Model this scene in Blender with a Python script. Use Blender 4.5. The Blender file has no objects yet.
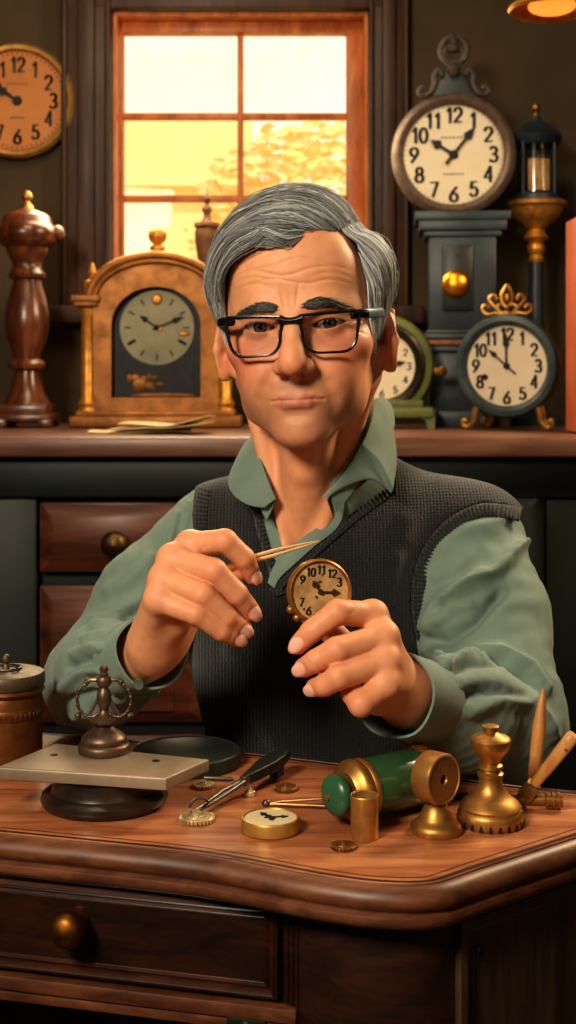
import bpy, bmesh, math, random
import numpy as np
from mathutils import Vector, Matrix
random.seed(7); np.random.seed(7)
SC = bpy.context.scene
COL = SC.collection
PI = math.pi
FPX = 1330.0          # focal length in pixels of the 576x1024 frame
CX, HY = 288.0, 380.0 # optical axis / horizon row
CZ = 1.10             # camera height
TZ = 0.75             # desk top height
KZ = 1.0057           # height of the worktop behind

def U(px, py, D):
    return Vector(((px-CX)/FPX*D, D, CZ-(py-HY)/FPX*D))
def DT(py, top=TZ):   # distance of a point lying on a level surface
    return (CZ-top)*FPX/(py-HY)

# ------------------------------------------------------------------ geometry
class MB:
    def __init__(s): s.v=[]; s.f=[]; s.c=None
    def add(s, V, F, M=None):
        o=len(s.v)
        for p in V:
            p=Vector(p)
            s.v.append(M@p if M is not None else p)
        s.f += [tuple(i+o for i in f) for f in F]
        return s
    def box(s, c, d, M=None, bev=0.0, seg=2):
        bm=bmesh.new(); bmesh.ops.create_cube(bm,size=1.0)
        for v in bm.verts: v.co=Vector((v.co.x*d[0],v.co.y*d[1],v.co.z*d[2]))
        if bev>0: bmesh.ops.bevel(bm,geom=bm.edges[:],offset=min(bev,min(d)*.45),segments=seg,profile=.5,affect='EDGES')
        for v in bm.verts: v.co+=Vector(c)
        return s.bm(bm,M)
    def bm(s, bm, M=None):
        bm.verts.index_update()
        V=[v.co.copy() for v in bm.verts]; F=[[v.index for v in f.verts] for f in bm.faces]; bm.free()
        return s.add(V,F,M)
    def lathe(s, prof, seg=40, M=None, closed=False):
        V=[];F=[];n=len(prof)
        for (r,z) in prof:
            for k in range(seg):
                a=2*PI*k/seg; V.append((r*math.cos(a),r*math.sin(a),z))
        rng=n if closed else n-1
        for i in range(rng):
            j=(i+1)%n
            for k in range(seg):
                k2=(k+1)%seg
                F.append((i*seg+k,i*seg+k2,j*seg+k2,j*seg+k))
        if not closed:
            F.append(tuple(range(seg-1,-1,-1))); F.append(tuple((n-1)*seg+k for k in range(seg)))
        return s.add(V,F,M)
    def tube(s, pts, rad, seg=10, M=None, flat=1.0, up=None, closed=False):
        pts=[Vector(p) for p in pts]; n=len(pts)
        if not hasattr(rad,'__len__'): rad=[rad]*n
        V=[];F=[]
        ref=Vector(up) if up else None
        prevn=None
        for i,p in enumerate(pts):
            if closed: t=(pts[(i+1)%n]-pts[i-1])
            else: t=(pts[min(i+1,n-1)]-pts[max(i-1,0)])
            t.normalize()
            if ref is not None: nn=ref-t*ref.dot(t)
            elif prevn is None:
                a=Vector((0,0,1)) if abs(t.z)<.9 else Vector((1,0,0)); nn=a-t*a.dot(t)
            else: nn=prevn-t*prevn.dot(t)
            nn.normalize(); prevn=nn; b=t.cross(nn)
            for k in range(seg):
                a=2*PI*k/seg
                V.append(p+(nn*math.cos(a)*flat+b*math.sin(a))*rad[i])
        rng=n if closed else n-1
        for i in range(rng):
            j=(i+1)%n
            for k in range(seg):
                k2=(k+1)%seg
                F.append((i*seg+k,j*seg+k,j*seg+k2,i*seg+k2))
        if not closed:
            F.append(tuple(range(seg))); F.append(tuple((n-1)*seg+k for k in range(seg-1,-1,-1)))
        return s.add(V,F,M)
    def ball(s, c, r, M=None, seg=20, rings=12):
        if not hasattr(r,'__len__'): r=(r,r,r)
        bm=bmesh.new(); bmesh.ops.create_uvsphere(bm,u_segments=seg,v_segments=rings,radius=1)
        for v in bm.verts: v.co=Vector((v.co.x*r[0]+c[0],v.co.y*r[1]+c[1],v.co.z*r[2]+c[2]))
        return s.bm(bm,M)
    def prism(s, out, z0, z1, M=None, bev=0.0, seg=3):
        bm=bmesh.new()
        vs=[bm.verts.new((p[0],p[1],z0)) for p in out]
        f=bm.faces.new(vs); f.normal_update()
        if f.normal.z>0: f.normal_flip()
        r=bmesh.ops.extrude_face_region(bm,geom=[f])
        vv=[g for g in r['geom'] if isinstance(g,bmesh.types.BMVert)]
        for v in vv: v.co.z=z1
        bmesh.ops.recalc_face_normals(bm,faces=bm.faces[:])
        if bev>0:
            ed=[e for e in bm.edges if abs(e.verts[0].co.z-e.verts[1].co.z)<1e-7]
            bmesh.ops.bevel(bm,geom=ed,offset=bev,segments=seg,profile=.5,affect='EDGES')
        return s.bm(bm,M)
    def build(s, name, mat, parent=None, ang=40, loc=None):
        V=s.v
        if loc is not None:
            L=Vector(loc); V=[p-L for p in V]
        me=bpy.data.meshes.new(name); me.from_pydata([tuple(p) for p in V],[],s.f); me.validate()
        bm=bmesh.new(); bm.from_mesh(me); bmesh.ops.recalc_face_normals(bm,faces=bm.faces[:]); bm.to_mesh(me); bm.free()
        for p in me.polygons: p.use_smooth=True
        try: me.set_sharp_from_angle(angle=math.radians(ang))
        except Exception: pass
        o=bpy.data.objects.new(name,me); COL.objects.link(o)
        if mat is not None: me.materials.append(mat)
        if parent is not None: o.parent=parent
        if loc is not None: o.location=L
        return o

def np_obj(name, V, F, mat, parent=None, cols=None, smooth=True):
    """numpy verts (N,3), faces (M,3|4) -> object, optional per-vertex colours"""
    me=bpy.data.meshes.new(name)
    me.vertices.add(len(V)); me.vertices.foreach_set('co',np.asarray(V,np.float32).ravel())
    k=F.shape[1]
    me.loops.add(F.size); me.loops.foreach_set('vertex_index',F.astype(np.int32).ravel())
    me.polygons.add(len(F)); me.polygons.foreach_set('loop_start',np.arange(0,F.size,k,dtype=np.int32))
    try: me.polygons.foreach_set('loop_total',np.full(len(F),k,np.int32))
    except Exception: pass
    me.update(calc_edges=True); me.validate()
    if smooth: me.polygons.foreach_set('use_smooth',np.ones(len(me.polygons),bool))
    if cols is not None:
        a=me.attributes.new('tint','FLOAT_COLOR','POINT')
        c=np.ones((len(V),4),np.float32); c[:,:3]=cols; a.data.foreach_set('color',c.ravel())
    o=bpy.data.objects.new(name,me); COL.objects.link(o)
    if mat is not None: me.materials.append(mat)
    if parent is not None: o.parent=parent
    return o

def thing(name, label, cat, loc=(0,0,0), rz=0.0, group=None):
    o=bpy.data.objects.new(name,None); COL.objects.link(o)
    o.empty_display_size=.02
    o.location=loc; o.rotation_euler=(0,0,rz)
    o['label']=label; o['category']=cat
    if group: o['group']=group
    return o
def tag(o,label,cat,group=None):
    o['label']=label; o['category']=cat
    if group: o['group']=group
    return o
def struct(o): o['kind']='structure'; return o
def T(x,y,z): return Matrix.Translation((x,y,z))
def R(a,ax): return Matrix.Rotation(math.radians(a),4,ax)
def align(p,d):   # matrix taking local +z to direction d at point p
    d=Vector(d).normalized()
    return Matrix.Translation(p)@d.to_track_quat('Z','Y').to_matrix().to_4x4()

def arc(cx,cy,rx,ry,a0,a1,n=12):
    return [(cx+rx*math.cos(math.radians(a0+(a1-a0)*i/n)),cy+ry*math.sin(math.radians(a0+(a1-a0)*i/n))) for i in range(n+1)]
def spline(pts,n=8,closed=False):
    P=[Vector(p) for p in pts]; out=[]; m=len(P)
    for i in range(m if closed else m-1):
        if closed: a,b,c,d=P[i-1],P[i],P[(i+1)%m],P[(i+2)%m]
        else: a,b,c,d=P[max(i-1,0)],P[i],P[i+1],P[min(i+2,m-1)]
        for k in range(n):
            t=k/n
            out.append(.5*((2*b)+(c-a)*t+(2*a-5*b+4*c-d)*t*t+(3*b-a-3*c+d)*t**3))
    if not closed: out.append(P[-1].copy())
    return out

# ------------------------------------------------------------------ numerals drawn with a broad pen
SIX=[(.48,.96),(.22,.66)]+arc(.3,.29,.25,.27,150,-210,18)
DIG={'0':[arc(.3,.5,.25,.48,90,450,20)],'1':[[(.14,.78),(.33,.98),(.33,.02)]],
 '2':[arc(.3,.72,.24,.26,170,-42)+[(.08,.05),(.56,.05)]],
 '3':[arc(.28,.74,.22,.24,150,-90)+arc(.28,.26,.26,.25,90,-150)],
 '4':[[(.44,.02),(.44,.98),(.05,.28),(.58,.28)]],
 '5':[[(.52,.95),(.17,.95),(.13,.54)]+arc(.29,.31,.26,.29,125,-150)],
 '6':[SIX],'7':[[(.06,.94),(.55,.94),(.24,.02)]],
 '8':[arc(.3,.74,.2,.23,-90,270,16),arc(.3,.26,.25,.25,90,450,16)],
 '9':[[(.6-x,1-y) for x,y in SIX]],'I':[[(.3,.02),(.3,.98)]],'V':[[(.05,.98),(.3,.02),(.55,.98)]],'X':[[(.05,.98),(.55,.02)],[(.55,.98),(.05,.02)]]}
def pen(mb, lines, M, thick=.17, thin=.08):
    for L in lines:
        for (x0,y0),(x1,y1) in zip(L[:-1],L[1:]):
            dx,dy=x1-x0,y1-y0; l=math.hypot(dx,dy)
            if l<1e-6: continue
            w=(thin+(thick-thin)*abs(dy)/l)/2
            nx,ny=-dy/l*w,dx/l*w; ex,ey=dx/l*w*.5,dy/l*w*.5
            mb.add([(x0+nx-ex,0,y0+ny-ey),(x0-nx-ex,0,y0-ny-ey),(x1-nx+ex,0,y1-ny+ey),(x1+nx+ex,0,y1+ny+ey)],[(0,1,2,3)],M)
def numerals(mb, r, size, labels, y, upright=True, thick=.2, thin=.09, squash=1.0):
    """ring of numbers facing -y, clockwise from 12"""
    for i,t in enumerate(labels):
        if not t: continue
        a=math.radians(90-30*i)
        cx,cz=r*math.cos(a),r*math.sin(a)
        w=.56*len(t)*size*squash
        for j,ch in enumerate(t):
            M=T(cx,y,cz)@(Matrix.Identity(4) if upright else Matrix.Rotation(-(a-PI/2),4,'Y'))@T(-w/2+j*.56*size*squash,0,-size/2)@Matrix.Diagonal((size*squash,1,size,1))
            pen(mb,DIG[ch],M,thick,thin)
ARABIC=['12','1','2','3','4','5','6','7','8','9','10','11']
def hand_shape(mb, ang, l, w, y, tail=.18, kind='spade'):
    """clock hand, ang clockwise degrees from 12, in the xz plane"""
    M=T(0,y,0)@Matrix.Rotation(math.radians(ang),4,'Y')
    if kind=='spade':
        out=[(-w*.35,-tail*l),(w*.35,-tail*l),(w*.3,.55*l),(w*1.1,.66*l),(w*.8,.76*l),(0,l),(-w*.8,.76*l),(-w*1.1,.66*l),(-w*.3,.55*l)]
    else:
        out=[(-w*.5,-tail*l),(w*.5,-tail*l),(w*.7,.1*l),(w*.2,l),(-w*.2,l),(-w*.7,.1*l)]
    h=.0006
    n=len(out)
    V=[(x,-h,z) for x,z in out]+[(x,h,z) for x,z in out]
    F=[tuple(range(n)),tuple(range(2*n-1,n-1,-1))]+[(i,i+n,(i+1)%n+n,(i+1)%n) for i in range(n)]
    mb.add(V,F,M)
MY=R(90,'X')   # lathe axis z -> -y (discs facing the viewer)

# ------------------------------------------------------------------ materials
def nmat(name):
    m=bpy.data.materials.new(name); m.use_nodes=True
    nt=m.node_tree; b=nt.nodes['Principled BSDF']
    return m,nt,b
def setp(b,**k):
    for n,v in k.items():
        n=n.replace('_',' ')
        if n in b.inputs: b.inputs[n].default_value=v
def rgb(r,g,b):   # sRGB 0-255 -> linear
    f=lambda c:(c/255/12.92 if c/255<=.04045 else ((c/255+.055)/1.055)**2.4)
    return (f(r),f(g),f(b),1)
def ramp(nt,fac,stops):
    n=nt.nodes.new('ShaderNodeValToRGB')
    e=n.color_ramp.elements
    e[0].position,e[0].color=stops[0]; e[1].position,e[1].color=stops[-1]
    for p,c in stops[1:-1]:
        x=e.new(p); x.color=c
    nt.links.new(fac,n.inputs[0]); return n
def coords(nt,scale=(1,1,1),rot=(0,0,0),kind='Object'):
    t=nt.nodes.new('ShaderNodeTexCoord'); m=nt.nodes.new('ShaderNodeMapping')
    m.inputs['Scale'].default_value=scale; m.inputs['Rotation'].default_value=rot
    nt.links.new(t.outputs[kind],m.inputs[0]); return m.outputs[0]
def noise(nt,vec,scale,detail=4,rough=.6,dist=0):
    n=nt.nodes.new('ShaderNodeTexNoise')
    n.inputs['Scale'].default_value=scale; n.inputs['Detail'].default_value=detail
    n.inputs['Roughness'].default_value=rough; n.inputs['Distortion'].default_value=dist
    nt.links.new(vec,n.inputs['Vector']); return n
def bump(nt,b,h,strength=.3,dist=.001):
    n=nt.nodes.new('ShaderNodeBump'); n.inputs['Strength'].default_value=strength; n.inputs['Distance'].default_value=dist
    nt.links.new(h,n.inputs['Height']); nt.links.new(n.outputs[0],b.inputs['Normal']); return n
def m_wood(name,dark,mid,light,stretch=(2,30,30),rough=.35,coat=.2,scale=1.0,rot=(0,0,0)):
    m,nt,b=nmat(name)
    v=coords(nt,tuple(s*scale for s in stretch),rot)
    n=noise(nt,v,1.0,8,.62,.6)
    n2=noise(nt,v,4.0,4,.7)
    mx=nt.nodes.new('ShaderNodeMath'); mx.operation='MULTIPLY_ADD'; mx.inputs[1].default_value=.3
    nt.links.new(n2.outputs[0],mx.inputs[0]); nt.links.new(n.outputs[0],mx.inputs[2])
    r=ramp(nt,mx.outputs[0],[(.38,dark),(.6,mid),(.85,light)])
    nt.links.new(r.outputs[0],b.inputs['Base Color'])
    setp(b,Roughness=rough,Coat_Weight=coat,Coat_Roughness=.25)
    bump(nt,b,mx.outputs[0],.15,.0006)
    return m
def m_metal(name,c,rough=.3,var=.35,dirt=None,metal=1.0,nscale=60):
    m,nt,b=nmat(name)
    v=coords(nt); n=noise(nt,v,nscale,5,.65)
    d=dirt or tuple(x*var for x in c[:3])+(1,)
    r=ramp(nt,n.outputs[0],[(.3,d),(.58,c)])
    nt.links.new(r.outputs[0],b.inputs['Base Color'])
    mr=nt.nodes.new('ShaderNodeMapRange'); mr.inputs[3].default_value=rough+.2; mr.inputs[4].default_value=max(.08,rough-.08)
    nt.links.new(n.outputs[0],mr.inputs[0]); nt.links.new(mr.outputs[0],b.inputs['Roughness'])
    setp(b,Metallic=metal)
    return m
def m_paint(name,c,rough=.5,c2=None,nscale=8,bs=.1,spec=.5):
    m,nt,b=nmat(name)
    v=coords(nt); n=noise(nt,v,nscale,6,.6)
    c2=c2 or tuple(x*.65 for x in c[:3])+(1,)
    r=ramp(nt,n.outputs[0],[(.35,c2),(.65,c)])
    nt.links.new(r.outputs[0],b.inputs['Base Color'])
    setp(b,Roughness=rough,Specular_IOR_Level=spec)
    bump(nt,b,n.outputs[0],bs,.001)
    return m
def m_glass(name,c=(1,1,1,1),rough=.0,mix=.9):
    m,nt,b=nmat(name)
    t=nt.nodes.new('ShaderNodeBsdfTransparent'); t.inputs[0].default_value=c
    g=nt.nodes.new('ShaderNodeBsdfGlossy'); g.inputs['Roughness'].default_value=rough
    fr=nt.nodes.new('ShaderNodeFresnel'); fr.inputs[0].default_value=1.5
    mx=nt.nodes.new('ShaderNodeMixShader')
    if mix<.5: mx.inputs[0].default_value=mix
    else: nt.links.new(fr.outputs[0],mx.inputs[0])
    nt.links.new(t.outputs[0],mx.inputs[1]); nt.links.new(g.outputs[0],mx.inputs[2])
    nt.links.new(mx.outputs[0],nt.nodes['Material Output'].inputs[0])
    return m
def m_emit(name,c,s):
    m,nt,b=nmat(name); setp(b,Base_Color=c,Emission_Color=c,Emission_Strength=s); return m

WALNUT=m_wood('dark walnut',rgb(30,14,8),rgb(62,30,16),rgb(100,52,28),(3,40,40))
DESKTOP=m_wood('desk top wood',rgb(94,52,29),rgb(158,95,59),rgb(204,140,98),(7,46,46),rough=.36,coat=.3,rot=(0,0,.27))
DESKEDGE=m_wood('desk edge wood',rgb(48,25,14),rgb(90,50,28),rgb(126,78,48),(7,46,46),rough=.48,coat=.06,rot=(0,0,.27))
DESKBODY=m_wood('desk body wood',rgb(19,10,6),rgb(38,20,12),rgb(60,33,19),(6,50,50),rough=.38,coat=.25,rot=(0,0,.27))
DRAWERWOOD=m_wood('cabinet drawer wood',rgb(46,22,13),rgb(80,42,25),rgb(112,62,38),(4,40,40),rough=.45,coat=.1)
COUNTER=m_wood('worktop wood',rgb(62,39,30),rgb(100,65,50),rgb(130,92,73),(4,40,40),rough=.42,coat=.15)
COLUMNWOOD=m_wood('turned mahogany',rgb(44,22,12),rgb(82,42,22),rgb(126,72,40),(30,30,5),rough=.3,coat=.4)
WINWOOD=m_wood('sun glow window wood',rgb(140,70,24),rgb(194,106,42),rgb(232,146,68),(30,30,6),rough=.5,coat=.1)  # sunlight on the frame and reveal is put into this bright orange
CASING=m_wood('window casing wood',rgb(38,24,16),rgb(62,40,26),rgb(86,56,38),(30,30,5),rough=.55,coat=.05)
GREENPAINT=m_paint('dark green paint',rgb(26,37,33),.5,rgb(17,24,22))
BRASS=m_metal('aged brass',rgb(198,148,82),.38,.5,metal=.85)
BRASSDARK=m_metal('dark brass',rgb(160,116,66),.4,.45,metal=.82)
GOLD=m_metal('gilt',rgb(222,160,72),.38,.5,metal=.65)
BRONZE=m_metal('dark bronze',rgb(120,100,82),.4,.42,metal=.75)
STEEL=m_metal('dull steel',rgb(120,116,110),.4,.5)
BLACKMETAL=m_metal('blackened metal',rgb(52,54,50),.42,.5,metal=.6)
SLATE=m_paint('slate grey paint',rgb(54,68,76),.42,rgb(34,44,50),14)
DIAL=m_paint('cream dial',rgb(238,226,200),.55,rgb(222,206,172),6,.03)
DIALORANGE=m_paint('amber dial',rgb(206,136,66),.55,rgb(182,112,50),5,.03)
INK=m_paint('black ink',rgb(24,22,22),.6,rgb(14,13,13))
PAPER=m_paint('old paper',rgb(214,190,146),.8,rgb(186,160,118),12)
CLEAR=m_glass('clear glass')
PANE=m_glass('window glass',(1,1,1,1),.02,.004)
# ================================================================== camera
cam=bpy.data.cameras.new('camera'); camo=bpy.data.objects.new('camera',cam); COL.objects.link(camo)
camo.location=(0,0,CZ); camo.rotation_euler=(PI/2,0,0)
cam.sensor_fit='VERTICAL'; cam.sensor_height=24; cam.lens=24*FPX/1024; cam.shift_y=-(512-HY)/1024
cam.clip_start=.02
cam.dof.use_dof=True; cam.dof.focus_distance=1.12; cam.dof.aperture_fstop=7.0
SC.camera=camo
SC.view_settings.view_transform='Standard'
SC.view_settings.look='Medium High Contrast'
SC.view_settings.exposure=0.0

# ================================================================== light
w=bpy.data.worlds.new('sky'); SC.world=w; w.use_nodes=True
nt=w.node_tree; bg=nt.nodes['Background']
tc=nt.nodes.new('ShaderNodeTexCoord'); nz=noise(nt,tc.outputs['Generated'],5,4,.6)
rp=ramp(nt,nz.outputs[0],[(.3,(1.0,.80,.50,1)),(.6,(1.0,.90,.68,1))])
nt.links.new(rp.outputs[0],bg.inputs[0]); bg.inputs[1].default_value=1.15
def area(name,loc,target,size,power,col,sy=None,spread=None):
    l=bpy.data.lights.new(name,'AREA'); l.energy=power; l.color=col; l.size=size
    if sy: l.shape='RECTANGLE'; l.size_y=sy
    if spread: l.spread=math.radians(spread)
    o=bpy.data.objects.new(name,l); COL.objects.link(o); o.location=loc
    d=Vector(target)-Vector(loc); o.rotation_euler=d.to_track_quat('-Z','Y').to_euler(); return o
area('key_light',(-.72,-.20,1.82),(.02,1.2,.95),.36,30,(1,.86,.67))
area('fill_light',(.9,-.45,1.5),(.05,1.3,.95),.9,1.9,(1,.72,.48))
area('rim_light',(.95,1.85,1.75),(.08,1.3,1.05),.35,19,(1,.78,.50))
area('rim_light_window',(-.25,2.7,1.75),(-.05,1.3,1.0),.5,12,(1,.80,.50))
area('back_room_light',(-.2,1.55,2.4),(.0,2.9,1.2),.5,9,(1,.76,.48))
sun=bpy.data.lights.new('sun','SUN'); sun.energy=3.4; sun.color=(1,.82,.5); sun.angle=.03
so=bpy.data.objects.new('sun',sun); COL.objects.link(so); so.rotation_euler=Vector((-.9,.42,-.55)).to_track_quat('-Z','Y').to_euler()

# ================================================================== room shell
WY=2.90
WALLM=m_paint('olive brown plaster',rgb(86,71,50),.85,rgb(68,56,39),3,.08)
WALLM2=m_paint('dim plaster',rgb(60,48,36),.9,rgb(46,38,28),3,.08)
FLOORM=m_wood('floor boards',rgb(36,20,12),rgb(60,34,20),rgb(84,50,30),(3,30,30))
wx0,wx1=(113-CX)/FPX*WY,(368-CX)/FPX*WY
wz1=CZ+(HY-12)/FPX*WY; wz0=1.26
m=MB()
for (x0,x1,z0,z1) in [(-1.5,wx0,0,2.6),(wx1,1.5,0,2.6),(wx0,wx1,0,wz0),(wx0,wx1,wz1,2.6)]:
    m.add([(x0,WY,z0),(x1,WY,z0),(x1,WY,z1),(x0,WY,z1),(x0,WY+.16,z0),(x1,WY+.16,z0),(x1,WY+.16,z1),(x0,WY+.16,z1)],
          [(0,1,2,3),(5,4,7,6),(4,0,3,7),(1,5,6,2),(3,2,6,7),(4,5,1,0)])
struct(m.build('wall_back',WALLM))
struct(MB().box((-1.55,1.05,1.3),(.1,3.9,2.6)).build('wall_left',WALLM2))
struct(MB().box((1.55,1.05,1.3),(.1,3.9,2.6)).build('wall_right',WALLM2))
struct(MB().box((0,-.95,1.3),(3.2,.1,2.6)).build('wall_front',WALLM2))
struct(MB().box((0,1.05,-.05),(3.2,4.1,.1)).build('floor',FLOORM))
struct(MB().box((0,1.05,2.65),(3.2,4.1,.1)).build('ceiling',WALLM2))
# window: casing, frame, sashes, panes
win=thing('window_1','bright sunlit six pane window in a wood frame coloured sunlit orange','window',((wx0+wx1)/2,WY,wz0))
del win['label']; del win['category']; win['kind']='structure'
wl=Vector(win.location)
def W(px,py,D): 
    return U(px,py,D)
cas=MB()
cx0,cx1=(63-CX)/FPX*WY,(408-CX)/FPX*WY; cz1=CZ+(HY+16)/FPX*WY
for (a,b_,y,th) in [(cx0,wx0,WY-.012,.028),(wx1,cx1,WY-.012,.028)]:
    cas.box(((a+b_)/2,y,(wz0+cz1)/2),(b_-a,th,cz1-wz0),bev=.006)
    wd=b_-a
    cas.box(((a+b_)/2,y-.018,(wz0+cz1)/2),(wd*.36,.014,cz1-wz0),bev=.006)
    cas.box((a+wd*.07,y-.016,(wz0+cz1)/2),(wd*.12,.018,cz1-wz0),bev=.006)
    cas.box((b_-wd*.07,y-.016,(wz0+cz1)/2),(wd*.12,.018,cz1-wz0),bev=.006)
cas.box(((cx0+cx1)/2,WY-.012,(wz1+cz1)/2),(cx1-cx0,.03,cz1-wz1),bev=.006)
cas.box(((cx0+cx1)/2,WY-.03,wz0-.02),(cx1-cx0+.06,.07,.04),bev=.008)
o=cas.build('window_casing',CASING,win); o.data.transform(T(*(-wl)))
fr=MB(); fy=WY+.07; ft=.04
gx0,gx1=(124-CX)/FPX*fy,(346-CX)/FPX*fy; gz1=CZ+(HY-35)/FPX*fy; gz0=wz0+.045
fr.box(((wx0+gx0)/2+.0002,fy+.0006,(wz0+wz1)/2),(gx0-wx0-.001,ft,wz1-wz0-.001),bev=.004)
fr.box(((gx1+wx1)/2-.0002,fy+.0006,(wz0+wz1)/2),(wx1-gx1-.001,ft,wz1-wz0-.001),bev=.004)
fr.box(((gx0+gx1)/2,fy,(gz1+wz1)/2),(gx1-gx0+.006,ft-.002,wz1-gz1-.001),bev=.003)
fr.box(((gx0+gx1)/2,fy,(gz0+wz0)/2),(gx1-gx0+.006,ft-.002,gz0-wz0-.001),bev=.003)
lin=MB()   # reveal lining
lin.box((wx0+.004,WY+.05,(wz0+wz1)/2),(.008,.1,wz1-wz0)); lin.box((wx1-.004,WY+.05,(wz0+wz1)/2),(.008,.1,wz1-wz0))
lin.box(((wx0+wx1)/2,WY+.05,wz1-.004),(wx1-wx0-.016,.1,.008)); lin.box(((wx0+wx1)/2,WY+.05,wz0+.004),(wx1-wx0-.016,.1,.008))
o=lin.build('window_reveal',WINWOOD,win); o.data.transform(T(*(-wl)))
o=fr.build('window_frame',WINWOOD,win); o.data.transform(T(*(-wl)))
mx_=(240.5-CX)/FPX*fy; zs=[CZ+(HY-117)/FPX*fy,CZ+(HY-199)/FPX*fy]
gb=MB(); gb.box((mx_,fy,(gz0+gz1)/2),(.013,.026,gz1-gz0),bev=.003)
for z in zs: gb.box(((gx0+gx1)/2,fy,z),(gx1-gx0,.024,.014),bev=.003)
o=gb.build('glazing_bar',WINWOOD,win); o.data.transform(T(*(-wl)))
xs=[gx0,mx_,gx1]; zz=[gz0]+zs[::-1]+[gz1]
for i in range(2):
    for j in range(3):
        o=MB().box(((xs[i]+xs[i+1])/2,fy,(zz[j]+zz[j+1])/2),(xs[i+1]-xs[i],.003,zz[j+1]-zz[j])).build('pane',PANE,win); o.data.transform(T(*(-wl)))
# outside: sunny garden with a tree and a house, hazy glare put into their pale colours
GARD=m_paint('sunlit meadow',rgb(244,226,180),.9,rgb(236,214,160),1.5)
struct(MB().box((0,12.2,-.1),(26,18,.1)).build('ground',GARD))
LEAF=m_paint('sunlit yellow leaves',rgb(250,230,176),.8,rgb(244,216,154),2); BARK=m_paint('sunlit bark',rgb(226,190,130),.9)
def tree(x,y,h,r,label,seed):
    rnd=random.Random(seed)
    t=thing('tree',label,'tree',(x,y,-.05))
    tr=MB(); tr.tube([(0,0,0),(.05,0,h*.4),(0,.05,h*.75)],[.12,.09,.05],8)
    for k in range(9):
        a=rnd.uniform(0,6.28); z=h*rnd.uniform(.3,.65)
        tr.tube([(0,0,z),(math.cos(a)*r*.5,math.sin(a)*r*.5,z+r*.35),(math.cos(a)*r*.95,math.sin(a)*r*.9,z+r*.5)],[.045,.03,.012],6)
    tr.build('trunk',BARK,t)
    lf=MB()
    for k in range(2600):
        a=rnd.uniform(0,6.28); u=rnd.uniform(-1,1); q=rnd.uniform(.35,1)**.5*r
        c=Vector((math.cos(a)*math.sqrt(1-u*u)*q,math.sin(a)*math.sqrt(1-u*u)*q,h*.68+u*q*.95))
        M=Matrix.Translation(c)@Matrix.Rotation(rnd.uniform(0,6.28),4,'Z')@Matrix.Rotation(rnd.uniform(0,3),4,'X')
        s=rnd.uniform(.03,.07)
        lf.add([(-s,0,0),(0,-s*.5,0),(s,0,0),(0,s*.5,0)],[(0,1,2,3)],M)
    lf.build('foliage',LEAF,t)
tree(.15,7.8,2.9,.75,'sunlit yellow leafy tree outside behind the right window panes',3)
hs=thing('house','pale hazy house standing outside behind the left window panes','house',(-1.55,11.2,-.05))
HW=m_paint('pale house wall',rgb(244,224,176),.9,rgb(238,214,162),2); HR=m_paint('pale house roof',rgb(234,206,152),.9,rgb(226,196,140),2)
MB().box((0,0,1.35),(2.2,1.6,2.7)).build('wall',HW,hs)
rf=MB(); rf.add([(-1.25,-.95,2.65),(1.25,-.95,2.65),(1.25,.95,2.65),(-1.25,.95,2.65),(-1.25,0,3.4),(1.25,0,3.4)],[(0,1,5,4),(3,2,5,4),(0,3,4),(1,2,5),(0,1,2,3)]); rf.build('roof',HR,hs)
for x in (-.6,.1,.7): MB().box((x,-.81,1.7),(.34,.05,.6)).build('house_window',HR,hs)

# ================================================================== cabinet and worktop
cab=thing('sideboard_cabinet','dark green painted cabinet with brown drawers along the back wall','cabinet',(0,2.56,0))
def L(o,root):   # world-built mesh -> local of an unrotated root
    o.data.transform(T(*(-Vector(root.location)))); return o
CF=2.25
kb=KZ-.034
cm=MB(); cm.box((0,2.575,kb/2+.02),(1.96,.60,kb-.04)); L(cm.build('carcass',GREENPAINT,cab),cab)
def Xc(px): return (px-CX)/FPX*CF
def Zc(py): return CZ-(py-HY)/FPX*CF
# raised face frame: stiles and rails
ff=MB()
bays=[(-.94,Xc(-60)),(Xc(38),Xc(205)),(Xc(218),Xc(438)),(Xc(468),Xc(545)),(Xc(590),.94)]
zt=kb; 
ff.box((0,CF+.012,(zt+Zc(497))/2),(1.96,.05,zt-Zc(497)),bev=.004)
ff.box((0,CF+.012,.10),(1.96,.05,.16),bev=.004)
edges=[(-.98,-.94)]+[(bays[i][1],bays[i+1][0]) for i in range(4)]+[(.94,.98)]
for a,b_ in edges: ff.box(((a+b_)/2,CF+.014,.5),(b_-a,.046,.80),bev=.005)
L(ff.build('face_frame',GREENPAINT,cab),cab)
def raised(mb,x0,x1,z0,z1,y,t=.018,inset=.026):
    mb.box(((x0+x1)/2,y+t/2,(z0+z1)/2),(x1-x0,t,z1-z0),bev=.004)
    V=[(x0+.004,y,z0+.004),(x1-.004,y,z0+.004),(x1-.004,y,z1-.004),(x0+.004,y,z1-.004)]
    i=inset
    V+=[(x0+i,y-.015,z0+i),(x1-i,y-.015,z0+i),(x1-i,y-.015,z1-i),(x0+i,y-.015,z1-i)]
    mb.add(V,[(4,5,6,7),(0,1,5,4),(1,2,6,5),(2,3,7,6),(3,0,4,7)])
KNOBM=m_metal('tarnished knob',rgb(120,96,62),.42,.5)
def knob(p,s,parent,mat):
    k=MB(); k.lathe([(0,0),(.006*s,0),(.006*s,.008*s),(.012*s,.012*s),(.0155*s,.018*s),(.015*s,.025*s),(.010*s,.031*s),(0,.033*s)],24,Matrix.Translation(p)@MY)
    return k.build('knob',mat,parent)
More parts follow.
